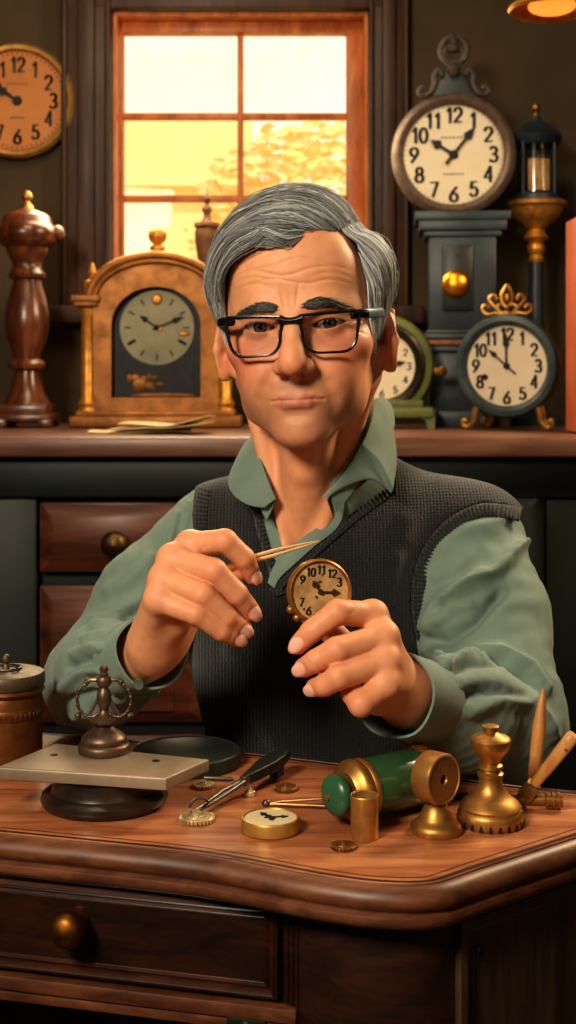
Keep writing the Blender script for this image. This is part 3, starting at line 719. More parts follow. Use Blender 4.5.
s.prism([(-.60,1.36),(.04,1.185),(.045,1.197),(-.60,1.385)],.10,zc)
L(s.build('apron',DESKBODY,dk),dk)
Mf=Matrix((( fd.x,-fn.x,0,B0.x),(fd.y,-fn.y,0,B0.y),(0,0,1,0),(0,0,0,1)))   # local x along the front, y inward, origin at right end
def frame_mould(mb,x0,x1,z0,z1,prof,M):
    """picture-frame moulding: prof = [(inset, y)]"""
    V=[];F=[];n=len(prof)
    for d,y in prof: V+=[(x0+d,y,z0+d),(x1-d,y,z0+d),(x1-d,y,z1-d),(x0+d,y,z1-d)]
    for i in range(n-1):
        for k in range(4): F.append((i*4+k,i*4+(k+1)%4,(i+1)*4+(k+1)%4,(i+1)*4+k))
    mb.add(V,F,M)
dz0,dz1=.647,.7155
s=MB(); x0,x1=-.42,-.002
s.box(((x0+x1)/2,-.002,(dz0+dz1)/2),(x1-x0-.02,.006,dz1-dz0-.018),Mf)
dr=L(s.build('drawer',DESKBODY,dk),dk)
s=MB(); frame_mould(s,x0,x1,dz0,dz1,[(0,.002),(0,-.007),(.003,-.010),(.006,-.007),(.0065,-.0045),(.009,-.007),(.0105,-.005),(.011,-.0055),(.0125,-.0035),(.0135,.002)],Mf)
L(s.build('drawer_moulding',m_wood('moulding wood',rgb(26,14,9),rgb(54,28,16),rgb(84,46,26),(6,50,50),rough=.3,coat=.4,rot=(0,0,.27)),dr),dk)
kp=U(76,920,1.008); 
tt=(kp-B0).dot(fd); kp=B0+fd*tt+fn*.004; kp.z=CZ-(921-HY)/FPX*1.008
s=MB(); s.lathe([(0,0),(.010,0),(.0095,.004),(.0075,.008),(.0085,.012),(.0125,.015),(.0140,.021),(.0125,.0275),(.008,.0315),(0,.0325)],28,align(kp,fn)); L(s.build('knob',m_metal('dull brass knob',rgb(140,92,40),.42,.5),dr),dk)
s=MB(); xs0=[(x0,.0)]
s.box(((x0+x1)/2,-.004,.6365),(x1-x0+.03,.012,.012),Mf,bev=.003); s.box(((x0+x1)/2,-.002,.626),(x1-x0+.03,.010,.010),Mf,bev=.003)
s.box(((x0+x1)/2,-.003,.7180),(x1-x0+.03,.010,.003),Mf,bev=.001)
L(s.build('drawer_rail',DESKEDGE,dk),dk)
s=MB()
for q in (.004,.0085,.013): 
    p=B0+Vector((.75,-.55,0)).normalized()*q*1.0
    s.tube([(p.x,p.y-.0004,.06),(p.x,p.y-.0004,zc)],.0021,10)
L(s.build('pilaster_beading',DESKBODY,dk),dk)
s=MB(); pl_=U(250,1019,.985); pl_=B0+fd*((pl_-B0).dot(fd))+fn*.008; s.box((0,0,0),(.03,.004,.012),T(pl_.x,pl_.y,.6255)@Matrix.Rotation(math.atan2(fd.y,fd.x),4,'Z'),bev=.001); s.lathe([(0,0),(.005,0),(.005,.001),(.003,.003),(0,.003)],16,align((pl_.x,pl_.y,.6255),fn)@T(0,0,.002)); L(s.build('lock_plate',BLACKMETAL,dk),dk)
Ms=Matrix((( sd.x,-sn.x,0,C0.x),(sd.y,-sn.y,0,C0.y),(0,0,1,0),(0,0,0,1)))
s=MB(); frame_mould(s,.006,.220,.10,.712,[(0,.001),(0,-.006),(.006,-.0065),(.013,-.002),(.0155,-.0035),(.0165,.001)],Ms); s.box((.113,-.0002,.406),(.19,.003,.586),Ms)
L(s.build('side_panel',m_wood('side panel wood',rgb(34,25,17),rgb(62,46,31),rgb(92,70,50),(50,50,6),rough=.35,coat=.3),dk),dk)
s=MB(); s.ball((.0285,-.002,.683),(.0042,.0025,.0055),Ms); L(s.build('side_stud',DESKBODY,dk),dk)

# ================================================================== things on the desk
G=.0002
def onDesk(px,py,top=TZ): x,y=UP(px,py,top); return (x,y,top+G)
# coaster and copper canister
p=onDesk(6,770)
ct=thing('wooden_coaster','round pale wooden coaster under the copper canister at the desk left','coaster',p)
MB().lathe([(0,0),(.035,0),(.0365,.002),(.0365,.007),(.035,.009),(.032,.0095),(0,.0095)],48).build('disc',m_wood('pale wood disc',rgb(96,62,38),rgb(150,104,66),rgb(186,138,92),(40,8,8)),ct)
k=p[1]/FPX; can=thing('copper_canister','round copper canister with a flat lid and hanging chain at the desk left','canister',(p[0],p[1],p[2]+.0097))
COPPER=m_metal('brown copper',rgb(128,80,40),.42,.55,metal=.65)
yb=766
s=MB(); latpx(s,[(0,766),(33,766),(35.5,763),(36,758),(36,704),(34.5,700),(37,698),(38.5,695.5),(37,693),(36,692),(0,692)],0,yb,p[1],None,56); s.build('body',COPPER,can)
s=MB(); latpx(s,[(36.1,722),(36.8,721),(36.8,712),(36.1,711)],0,yb,p[1],None,56)
for i in range(46):
    a=2*PI*i/46; s.ball((36.6*k*math.cos(a),36.6*k*math.sin(a),(yb-716.5)*k),(1.2*k,1.2*k,(2.4+1.2*(i%2))*k),seg=8,rings=6)
s.build('embossed_band',COPPER,can)
PEW=m_metal('tarnished pewter',rgb(108,94,76),.45,.5,metal=.6)
s=MB(); latpx(s,[(0,691.8),(37.5,691.8),(38.5,690),(38.5,681),(37,678.5),(34,677.5),(30,676.5),(0,675)],0,yb,p[1],None,56); lid=s.build('lid',PEW,can)
s=MB(); latpx(s,[(0,676),(4,676),(3.5,673),(2.5,671),(4,668.5),(4.2,665),(3,662),(0,660.5)],2,yb,p[1],None,24); s.build('lid_knob',PEW,lid)
s=MB()
for sx in (-1,1): s.tube([(2*k*0+sx*5*k,-.004,(yb-672)*k),(sx*13*k,-.012,(yb-671)*k),(sx*15*k,-.010,(yb-676.5)*k)],1.1*k,8)
s.tube([(15*k*math.cos(a),15*k*math.sin(a)*.9,(yb-674.5)*k) for a in [2*PI*i/28 for i in range(28)]],1.2*k,8,closed=True); s.build('lid_ring',PEW,lid)
s=MB(); pts=[]
for i in range(17):
    zz=(yb-694-2.6*i)*k if False else (yb-(680+3.0*i))*k
    c=Vector((-9*k,-39.3*k,zz)); M=T(*c)@R(90*(i%2),'Z')@R(90,'X')@Matrix.Diagonal((.72,1,1,1))
    s.tube([(2.1*k*math.cos(a),2.1*k*math.sin(a),0) for a in [2*PI*j/12 for j in range(12)]],.6*k,6,M,closed=True)
s.build('chain',PEW,can)

# dark round tray
p=onDesk(187,768); p=(-.0925,1.2115,TZ+G)
tr=thing('round_tray','flat round blackish green tray lying behind the plate stand','tray',p)
k=p[1]/FPX
s=MB(); s.lathe([(0,0),(.048,0),(.0495,.0015),(.0495,.0125),(.048,.0135),(.0470,.0130),(.0465,.0122),(0,.0120)],64); s.build('dish',m_paint('tray lacquer',rgb(44,52,46),.42,rgb(30,36,32),20),tr)

# plate stand
def Pz(px,py,top): x,y=UP(px,py,top); return Vector((x,y,0))
zt=TZ+.0365
c4=[Pz(-4,767,zt),Pz(166,778,zt),Pz(209,759,zt),Pz(55,743,zt)]
cen=sum(c4,Vector())/4
ps=thing('plate_stand','rectangular weathered metal plate on a dark round wooden foot, at left','stand',(-.1565,1.115,TZ+G))
ps.location.x,ps.location.y=cen.x-.002,cen.y+.008
PLATE=m_paint('weathered plate',rgb(168,150,128),.5,rgb(134,118,100),10,.1); PLATE.node_tree.nodes['Principled BSDF'].inputs['Metallic'].default_value=.35
s=MB(); s.prism([(v.x,v.y) for v in c4],zt-.0105,zt,bev=.0018); L(s.build('plate',PLATE,ps),ps)
for q in [(54,755),(156,761)]:
    s=MB(); v=Pz(q[0],q[1],zt); s.lathe([(0,0),(.0032,0),(.0032,.0006),(0,.0006)],16,T(v.x,v.y,zt-.0001)); L(s.build('screw_hole',INK,ps),ps)
DARKFOOT=m_wood('ebonised wood',rgb(22,17,13),rgb(38,29,22),rgb(62,48,36),(8,30,30),rough=.34,coat=.3)
s=MB(); s.lathe([(0,0),(.048,0),(.0512,.002),(.0525,.0055),(.0515,.009),(.0475,.0115),(.044,.0125),(.0425,.016),(.0425,.0245),(0,.0245)],64); s.build('foot',DARKFOOT,ps)
s=MB(); s.prism([(v.x+(cen.x-v.x)*.45,v.y+(cen.y-v.y)*.45) for v in c4],zt-.0148,zt-.0105); L(s.build('under_block',DARKFOOT,ps),ps)

# ornamental bronze finial on the plate
v=Pz(104,752,zt); k=v.y/FPX
of=thing('bronze_ornament','small dark bronze turned ornament with two beaded rings standing on the metal plate','ornament',(v.x,v.y,zt+G))
yb=756
s=MB(); latpx(s,[(0,756),(25,756),(26,753),(26,749),(24,746.5),(22,746),(23,744),(22.5,741),(18,737),(12,733),(9,730),(10,728),(13.5,726),(14,724),(12,722),(7,719),(4.5,716),(3.5,713),(0,713)],0,yb,v.y,None,44); s.build('pedestal',BRONZE,of)
s=MB(); latpx(s,[(0,715),(4,714),(5,711),(7,706),(7.5,700),(6,695),(4,692),(6,689.5),(7.5,687),(8,684),(6.5,681),(4,680),(4.5,678),(3,676.5),(4.5,674.5),(4.5,672),(2.5,670),(0,669.5)],0,yb,v.y,None,28); s.build('stem',BRONZE,of)
for sx in (-1,1):
    s=MB(); pts=[]
    for i in range(19):
        a=math.radians(62-235*i/18)
        pts.append(Vector(((sx*(13.5+13.5*math.cos(a)) )*k,0,(yb-704+17*math.sin(a))*k)))
    s.tube(pts,1.5*k,8)
    for i,q in enumerate(pts):
        if i%2==0: s.ball(q,2.1*k,seg=10,rings=8)
    s.ball((sx*26*k,0,(yb-720)*k),3.4*k,seg=12,rings=8); s.ball((sx*17*k,0,(yb-686)*k),3.0*k,seg=12,rings=8)
    s.tube([(sx*6*k,0,(yb-684)*k),(sx*14*k,0,(yb-684)*k),(sx*20*k,0,(yb-690)*k)],2.2*k,8)
    s.tube([(sx*4*k,0,(yb-700)*k),(sx*11*k,0,(yb-712)*k),(sx*16*k,0,(yb-720.5)*k)],1.6*k,8)
    s.build('beaded_ring',BRONZE,of)

# gears and small loose bits
GEARM=m_metal('pale brass gear',rgb(222,200,156),.36,.55,metal=.6)
def gear(name,label,px,py,r,t,teeth,mat,group=None,tilt=(0,0),hub=True):
    x,y,z=onDesk(px,py); g=thing(name,label,'gear',(x,y,z),.3,group)
    out=[]
    for i in range(teeth):
        for f,q in ((0,.86),(.22,1),(.5,1),(.72,.86)):
            a=2*PI*(i+f)/teeth; out.append((r*q*math.cos(a),r*q*math.sin(a)))
    s=MB(); s.prism(out,0,t,bev=t*.15); s.build('toothed_rim',mat,g)
    s=MB(); s.lathe([(0,t),(r*.62,t),(r*.6,t*1.25),(r*.3,t*1.2),(r*.28,t*1.8),(0,t*1.9)],24); s.build('hub',mat,g)
    return g
gear('gear_wheel','toothed pale brass gear wheel lying at the tip of the pronged tool',197,821,.0142,.0040,26,GEARM)
gear('gear_wheel','small brass gear wheel lying in front of the dark round tray',203,787,.0098,.0030,20,GEARM)
gear('gear_wheel','dark brass gear wheel lying behind the tip of the dark handle',286,790,.0105,.0032,22,BRASSDARK)
gear('gear_wheel','tiny brass gear wheel lying alone in front of the brass cup',343.5,848,.0102,.0026,22,BRASSDARK)
gear('pinion','tiny brass pinion lying beside the shaft of the pronged tool',250,796,.0045,.004,10,GEARM)
x,y,z=onDesk(219,781); pn=tag(MB().tube([(-.013,.002,.002),(.011,-.0015,.002),(.0125,-.002,.002)],[.0019,.0019,.0008],10).build('steel_pin',STEEL),'short steel pin lying beside the small gear near the tray','pin'); pn.location=(x,y,z)
x,y,z=onDesk(462,799); cp=thing('metal_clip','small dark metal clip lying between the brass wheel stand and the turned post','clip',(x,y,z),.5)
MB().box((0,0,.0022),(.013,.005,.0044),bev=.001).build('body',BLACKMETAL,cp)
MB().tube([(-.006,0,.0035),(-.010,.001,.006),(-.012,.001,.003)],.0009,8).build('loop',STEEL,cp)

# pronged tool with dark leaf-shaped handle
ptl=thing('pronged_tool','steel pronged hand tool with a dark leaf shaped handle lying on the desk','tool',(0,0,TZ+G))
a=Vector(onDesk(244,797)); b_=Vector(onDesk(284,775)); tip=Vector(onDesk(192,820)); ptl.location=a
d=(b_-a); d.z=0; l=d.length; d.normalize(); ang=math.atan2(d.y,d.x)
M=Matrix.Translation((0,0,.0135))@Matrix.Rotation(ang,4,'Z')@R(-4,'Y')
s=MB(); out=[(-.001,-.0022),(l*.25,-.0060),(l*.55,-.0090),(l*.8,-.0088),(l*1.0,-.0060),(l*1.01,.004),(l*.8,.0085),(l*.5,.0082),(l*.2,.0048),(-.001,.0022)]
s.prism(out,-.0048,.0048,M,bev=.0018); s.build('handle',BLACKMETAL,ptl)
s=MB(); s.box((l*.75,-.002,-.009),(.012,.008,.0095),M); s.build('heel',BLACKMETAL,ptl)
e=tip-a
for sy in (-1,1):
    s=MB(); q=Vector((-d.y,d.x,0))*sy
    s.tube([q*.0012+Vector((0,0,.0135)),e*.35+q*.0032+Vector((0,0,.011)),e*.75+q*.002+Vector((0,0,.0068)),e*1.0+q*.0008+Vector((0,0,.0058))],[.0022,.0020,.0016,.0012],10); s.build('prong',STEEL,ptl)
s=MB(); s.tube([e*.78+Vector((0,0,.0068))]+[e*.86+Vector((.0075*math.cos(t),.002*math.cos(t)-.003,.0085+.0075*math.sin(t))) for t in [math.radians(20+16*i) for i in range(11)]],.0011,8); s.build('wire_hook',STEEL,ptl)
s=MB(); s.box((.003,0,0),(.010,.0065,.0085),M,bev=.001); s.build('ferrule',STEEL,ptl)

# brass cased dial lying flat
x,y,z=onDesk(270.5,831); wd=thing('clock_dial','small round brass cased dial lying flat on the front of the desk','dial',(x,y,z),-.2)
s=MB(); s.lathe([(0,0),(.0215,0),(.0228,.0015),(.0228,.0098),(.0222,.0110),(.0208,.0112),(.0203,.0098),(0,.0098)],64); s.build('case',m_metal('bright brass',rgb(212,166,92),.36,.6,metal=.7),wd)
s=MB(); s.lathe([(0,.0098),(.0203,.0098),(.0203,.0102),(0,.0102)],48); s.build('face',m_paint('ivory face',rgb(236,222,184),.5,rgb(220,202,160),14),wd)
MZ=T(0,0,.0104)@R(-90,'X')@Matrix.Diagonal((1,1,1,1))
s=MB(); hand_shape(s,70,.014,.0024,0,.35); hand_shape(s,-52,.0125,.0026,-.0005,.4); hand_shape(s,160,.008,.002,-.0008,.3)
o=s.build('clock_hand',INK,wd); o.data.transform(MZ)
# green enamel drum
GE=m_paint('bottle green enamel',rgb(62,104,66),.32,rgb(44,80,50),16,.04); setp(GE.node_tree.nodes['Principled BSDF'],Coat_Weight=.5)
GE2=m_paint('malachite knob',rgb(62,112,78),.32,rgb(44,88,60),20,.04)
P0=U(352,793,1.05); P1=U(424,776,1.095); r=.0232
P0.z=P1.z=TZ+G+r+.0016
gd=thing('green_barrel','bottle green enamelled barrel with brass end bands lying on its side','barrel',(P0.x,P0.y,TZ+G))
ax=(P1-P0); Lb=ax.length; M=align(P0-Vector(gd.location),ax)
s=MB(); s.lathe([(0,.004),(r,.004),(r,Lb-.002),(r*.97,Lb),(0,Lb)],56,M); s.build('barrel_body',GE,gd)
s=MB(); s.lathe([(0,-.008),(r*.72,-.008),(r*.86,-.005),(r*1.0,-.003),(r*1.07,.000),(r*1.07,.004),(r*1.0,.0065),(r*1.05,.008),(r*1.05,.011),(r*1.0,.012),(0,.012)],56,M); s.build('brass_band',BRASS,gd)
s=MB(); s.lathe([(r*1.0,Lb-.010),(r*1.06,Lb-.008),(r*1.06,Lb-.001),(r*.9,Lb+.002),(0,Lb+.002)],56,M); s.build('brass_band',BRASSDARK,gd)
s=MB(); s.ball((0,0,-.0155),(.0165,.0165,.0085),M,seg=32,rings=20); kn=s.build('end_knob',GE2,gd)
s=MB(); s.lathe([(0,-.0255),(.0022,-.0255),(.0028,-.0235),(0,-.023)],16,M); s.build('pivot',BRASS,kn)
s=MB(); s.prism([(-.006,0),(.006,0),(.0065,.012),(-.0065,.012)],-.0006,.0006,M@T(0,0,.020)@R(0,'Z')@T(0,-r,0)@R(0,'X')@R(90,'X')@R(90,'X')); s.build('label_plate',GE2,gd)
s=MB()
for i in range(14):
    a=math.radians(55+9*i); rr=r*1.07; s.tube([(rr*math.cos(a),rr*math.sin(a),Lb-.010),(rr*math.cos(a+.12)*1.03,rr*math.sin(a+.12)*1.03,Lb-.004),(rr*math.cos(a),rr*math.sin(a),Lb)],.0009,6,M)
s.build('wound_wire',m_metal('copper wire',rgb(180,110,60),.35,.6),gd)

# double-pronged thin tweezers in front of the knob
x,y,z=onDesk(268,808); tz_=thing('fine_tweezers','thin brass tweezers with a jewelled tip lying beside the green barrel','tweezers',(x,y,z))
e1=Vector(UP(326,809)+(0,))-Vector((x,y,0))
for dz,dyy in ((.0068,.0),(.0016,-.0010)):
    s=MB(); s.tube([(0,0,.003),(e1.x*.2,e1.y*.2+dyy,.003+dz*.35),(e1.x,e1.y+dyy*3,.0016+dz)],[.0011,.0013,.0012],8); s.build('arm',m_metal('dull gold steel',rgb(160,124,84),.35,.5),tz_)
s=MB(); s.ball((-.0015,0,.0034),(.0034,.003,.0034),seg=14,rings=10); s.ball((-.004,.001,.0036),.0014,seg=8,rings=6); s.build('tip',STEEL,tz_)

# brass cup
p=onDesk(364.5,838); k=p[1]/FPX
cu=tag(MB().lathe([(0,0),(.0100,0),(.0106,.001),(.0106,.031),(.0110,.0322),(.0106,.0332),(.0097,.0325),(.0095,.004),(0,.004)],48).build('brass_cup',m_metal('satin brass',rgb(196,152,86),.4,.7,metal=.7)),'plain cylindrical brass cup standing in front of the green barrel','cup'); cu.location=p

# brass wheel on a turned stand
p=onDesk(436,832); k=p[1]/FPX; yb=834
ws=thing('wheel_stand','thick brass wheel with a centre hole mounted on a turned brass base','stand',p)
s=MB(); latpx(s,[(0,834),(25,834),(26,831),(25.5,827),(23,824),(20,822),(17,819),(14.5,813),(12,808),(9,805.5),(7,804),(9,802),(9.5,800),(7,798),(5,796),(0,795)],0,yb,p[1],None,48); s.build('base',BRASS,ws)
M=align((0.0,0,(yb-780)*k),(.68,-.73,.03))
rr=25.5*k
s=MB(); s.lathe([(rr*.16,-.010),(rr*.9,-.010),(rr*.98,-.0088),(rr,-.007),(rr,.0066),(rr*.97,.0084),(rr*.91,.0090),(rr*.87,.0080),(rr*.2,.0080),(rr*.16,.006)],64,M,closed=True); s.build('wheel',m_metal('brown brass',rgb(184,136,78),.4,.6,metal=.7),ws)
s=MB(); s.lathe([(0,-.011),(rr*.16,-.011),(rr*.16,.003),(0,.003)],24,M); s.build('axle_hole',m_paint('dark bore',rgb(70,44,24),.5),ws)

# turned brass post with a notched foot
p=onDesk(490.5,823.5); k=p[1]/FPX; yb=825
bp=thing('brass_post','tall turned brass post with an urn top and notched round foot','post',p)
s=MB(); latpx(s,[(0,810),(30,810),(31,807),(28,803),(22,799),(16,794),(13,788),(11.5,782),(11.5,779),(13,777.5),(13,774.5),(10,773),(9,771),(12.5,769.5),(12,766.5),(9,765),(9.5,762),(14,756),(18.5,750),(20,745),(20.5,741),(19,739),(15,737),(9,735),(7,733.5),(7,730.5),(8.5,729.5),(8.5,727.5),(7,726.8),(0,726.8)],0,yb,p[1],None,56); s.build('urn_post',BRASS,bp)
s=MB(); latpx(s,[(0,825),(31.5,825),(33,823),(33,813.5),(31.5,811),(30,809.5),(0,809.5)],0,yb,p[1],None,64); ft_=s.build('foot',BRASS,bp)
for i in range(22):
    s=MB(); a=2*PI*i/22; s.prism([(-2.0*k,0),(2.0*k,0),(1.2*k,5*k),(.2*k,6.2*k),(-1.2*k,4.6*k)],-.0006,.0006,T(33*k*math.cos(a),33*k*math.sin(a),.0008)@Matrix.Rotation(a+PI/2,4,'Z')@R(90,'X')); s.build('notch',INK,ft_)

# barrel tool with wooden handle
BLADE=m_wood('honey wood',rgb(140,90,44),rgb(186,128,70),rgb(216,164,100),(30,30,6),rough=.45,coat=.1)
p=onDesk(524,808); k=p[1]/FPX
bt=thing('brass_hammer','brass barrelled hammer with ringed head and raised honey wood handle, right on the desk','hammer',(p[0],p[1],p[2]))
M=align((-15*k,0,.0072),(1,-.10,0))
s=MB(); s.lathe([(0,0),(.0058,0),(.0062,.001),(.0062,.012),(.005,.013),(.005,.029),(.0066,.030),(.0066,.032),(.0056,.0325),(.0056,.034),(.0068,.0345),(.0068,.0365),(.0056,.037),(.0056,.0385),(.0068,.039),(.0068,.041),(.0056,.0415),(.0056,.043),(0,.043)],32,M); s.build('head',BRASSDARK,bt)
q0=Vector((0,0,.009)); q1=U(574,735,p[1]-.012)-Vector(p)
dh=(q1-q0); Lh=dh.length; Mh=align(q0,dh)
s=MB(); s.prism([(-.0065,-.006),(.0065,-.006),(.0072,.006),(-.0072,.006)],-.007,.014,Mh,bev=.001); s.build('socket',BRASSDARK,bt)
s=MB()
secs=[(.010,.0046,.0036),(.016,.0050,.0042),(Lh*.5,.0062,.0050),(Lh*.9,.0072,.0056),(Lh*.97,.0070,.0054),(Lh,.0056,.0042)]
V=[];F=[]
for zz,a_,b2 in secs:
    for i in range(20):
        t=2*PI*i/20; c_,s_=math.cos(t),math.sin(t)
        V.append((a_*math.copysign(abs(c_)**.6,c_),b2*math.copysign(abs(s_)**.6,s_),zz))
for i in range(len(secs)-1):
    for j in range(20): F.append((i*20+j,i*20+(j+1)%20,(i+1)*20+(j+1)%20,(i+1)*20+j))
F.append(tuple(range(19,-1,-1))); F.append(tuple((len(secs)-1)*20+j for j in range(20))); s.add(V,F,Mh); hd=s.build('handle',BLADE,bt)
s=MB(); s.tube([tuple(q0+dh*.80+Vector((0,-.008,0))),tuple(q0+dh*.80+Vector((0,.008,0)))],.0012,10); s.build('handle_pin',BRASS,hd)

p=Vector(onDesk(532,795)); t_=U(543.5,690,p.y+.008)
ws_=thing('wooden_stylus','slim pointed wooden stylus leaning upright behind the hammer handle','stylus',p)
d=t_-p; Ls=d.length; M=align((0,0,.0022),d)
s=MB(); s.lathe([(0,0),(.0046,0),(.0048,.002),(.0058,Ls*.62),(.0054,Ls*.645),(0,Ls*.645)],20,M); s.build('shaft',BLADE,ws_)
s=MB(); s.lathe([(0,Ls*.645),(.0054,Ls*.645),(.0052,Ls*.68),(.0036,Ls*.86),(.0016,Ls*.97),(0,Ls)],20,M); s.build('point',BLADE,ws_)
# ================================================================== signed distance modelling
F4=np.float32
def smin(a,b,k):
    h=np.clip(.5+.5*(b-a)/k,0,1); return b*(1-h)+a*h-k*h*(1-h)
def smax(a,b,k): return -smin(-a,-b,k)
def ell(p,c,r):
    q=(p-np.array(c,F4)); r=np.array(r,F4)
    k0=np.linalg.norm(q/r,axis=1); k1=np.linalg.norm(q/(r*r),axis=1)
    return np.where(k1>1e-9,k0*(k0-1)/np.maximum(k1,1e-9),-min(r))
def sph(p,c,r): return np.linalg.norm(p-np.array(c,F4),axis=1)-r
def cap(p,a,b,ra,rb=None):
    rb=ra if rb is None else rb
    a=np.array(a,F4); b=np.array(b,F4); d=b-a
    t=np.clip(((p-a)@d)/max(float(d@d),1e-12),0,1)
    return np.linalg.norm(p-a-t[:,None]*d,axis=1)-(ra+(rb-ra)*t)
def chain(p,pts,rad,k=.003):
    d=None
    for i in range(len(pts)-1):
        c=cap(p,pts[i],pts[i+1],rad[i],rad[i+1])
        d=c if d is None else smin(d,c,k)
    return d
def poly2(px,py,P):
    """signed distance (px) to a polygon, negative inside"""
    P=np.array(P,F4); d=np.full(px.shape,1e9,F4); s=np.ones(px.shape,F4)
    n=len(P)
    for i in range(n):
        a=P[i]; b=P[i-1]; e=b-a
        wx,wy=px-a[0],py-a[1]
        t=np.clip((wx*e[0]+wy*e[1])/(e@e),0,1)
        d=np.minimum(d,(wx-e[0]*t)**2+(wy-e[1]*t)**2)
        c1=py>=a[1]; c2=py<b[1]; c3=(e[0]*wy)>(e[1]*wx)
        fl=(c1&c2&c3)|(~c1&~c2&~c3)
        s=np.where(fl,-s,s)
    return s*np.sqrt(d)
def line2(px,py,L):
    """distance (px) to an open polyline"""
    L=np.array(L,F4); d=np.full(px.shape,1e9,F4)
    for a,b in zip(L[:-1],L[1:]):
        e=b-a; wx,wy=px-a[0],py-a[1]; t=np.clip((wx*e[0]+wy*e[1])/max(e@e,1e-9),0,1)
        d=np.minimum(d,(wx-e[0]*t)**2+(wy-e[1]*t)**2)
    return np.sqrt(d)
def toPx(p): return CX+FPX*p[:,0]/p[:,1], HY-FPX*(p[:,2]-CZ)/p[:,1]
def nets(f,lo,hi,h,margin=1.8,sub=4):
    lo=np.array(lo,F4); n=np.ceil((np.array(hi,F4)-lo)/(h*sub)).astype(int)+1
    H=h*sub
    g=np.stack(np.meshgrid(*[np.arange(k) for k in n],indexing='ij'),-1).reshape(-1,3).astype(F4)
    cv=f(lo+(g+.5)*H-h*.5).astype(F4).reshape(n)
    near=np.abs(cv)<H*margin
    vals=np.where(cv<0,F4(-1),F4(1)).repeat(sub,0).repeat(sub,1).repeat(sub,2)
    mk=near.repeat(sub,0).repeat(sub,1).repeat(sub,2)
    idx=np.argwhere(mk)
    out=np.empty(len(idx),F4)
    for s in range(0,len(idx),400000): out[s:s+400000]=f(lo+idx[s:s+400000].astype(F4)*h)
    vals[mk]=out
    N=np.array(vals.shape)
    vals[0]=vals[-1]=1;vals[:,0]=vals[:,-1]=1;vals[:,:,0]=vals[:,:,-1]=1
    S=vals<0
    cs=np.zeros(N-1,np.int8)
    for i in (0,1):
        for j in (0,1):
            for k in (0,1): cs+=S[i:N[0]-1+i,j:N[1]-1+j,k:N[2]-1+k]
    act=(cs>0)&(cs<8); ci=np.argwhere(act)
    vid=np.full(N-1,-1,np.int64); vid[act]=np.arange(len(ci))
    acc=np.zeros((len(ci),3),F4); cnt=np.zeros(len(ci),F4)
    cor=[(i,j,k) for i in (0,1) for j in (0,1) for k in (0,1)]
    for a in cor:
        for ax in range(3):
            if a[ax]: continue
            b=list(a); b[ax]=1
            va=vals[ci[:,0]+a[0],ci[:,1]+a[1],ci[:,2]+a[2]]; vb=vals[ci[:,0]+b[0],ci[:,1]+b[1],ci[:,2]+b[2]]
            m=(va<0)!=(vb<0); t=np.where(m,va/np.where(m,va-vb,1),0)
            pt=np.tile(np.array(a,F4),(len(ci),1)); pt[:,ax]+=t
            acc[m]+=pt[m]; cnt[m]+=1
    V=lo+(ci+acc/cnt[:,None])*h
    Fs=[]
    for ax in range(3):
        u,v=(ax+1)%3,(ax+2)%3
        sl0=[slice(None)]*3; sl1=[slice(None)]*3; sl0[ax]=slice(0,-1); sl1[ax]=slice(1,None)
        e=S[tuple(sl0)]!=S[tuple(sl1)]
        q=np.argwhere(e); q=q[(q[:,u]>0)&(q[:,v]>0)&(q[:,u]<N[u]-1)&(q[:,v]<N[v]-1)]
        ins=S[q[:,0],q[:,1],q[:,2]]
        def cell(du,dv):
            c=q.copy(); c[:,u]-=du; c[:,v]-=dv; return vid[c[:,0],c[:,1],c[:,2]]
        quad=np.stack([cell(1,1),cell(0,1),cell(0,0),cell(1,0)],1)
        quad[~ins]=quad[~ins][:,::-1]
        Fs.append(quad)
    V=V.astype(F4); Fa=np.concatenate(Fs)
    a,b,c=V[Fa[:,0]].astype(float),V[Fa[:,1]].astype(float),V[Fa[:,2]].astype(float)
    if np.einsum('ij,ij->i',a,np.cross(b,c)).sum()<0: Fa=Fa[:,::-1].copy()
    return V,Fa
def relax(V,F,it=2,lam=.5,mu=-.52):
    E=np.concatenate([F[:,[0,1]],F[:,[1,2]],F[:,[2,3]],F[:,[3,0]]])
    n=len(V); cnt=np.bincount(E.ravel(),minlength=n).astype(F4)[:,None]
    V=V.copy()
    for i in range(it):
        for l in (lam,mu):
            acc=np.zeros((n,3))
            for c in range(3):
                acc[:,c]=np.bincount(E[:,0],weights=V[E[:,1],c],minlength=n)+np.bincount(E[:,1],weights=V[E[:,0],c],minlength=n)
            V=V+l*(acc/np.maximum(cnt,1)-V)
    return V.astype(F4)
def vnorm(V,F):
    a=V[F[:,2]]-V[F[:,0]]; b=V[F[:,3]]-V[F[:,1]]; n=np.cross(a,b); N=np.zeros_like(V)
    for c in range(4):
        for k in range(3): N[:,k]+=np.bincount(F[:,c],weights=n[:,k],minlength=len(V))
    return N/np.maximum(np.linalg.norm(N,axis=1,keepdims=True),1e-12)
def fbm(p,sc,seed=0):
    """cheap smooth pseudo noise"""
    rs=np.random.RandomState(seed); o=np.zeros(len(p))
    for k in range(6):
        d=rs.normal(size=3)*sc*(1+.35*k); o+=np.sin(p@d+rs.uniform(0,6.28))
    return o/6

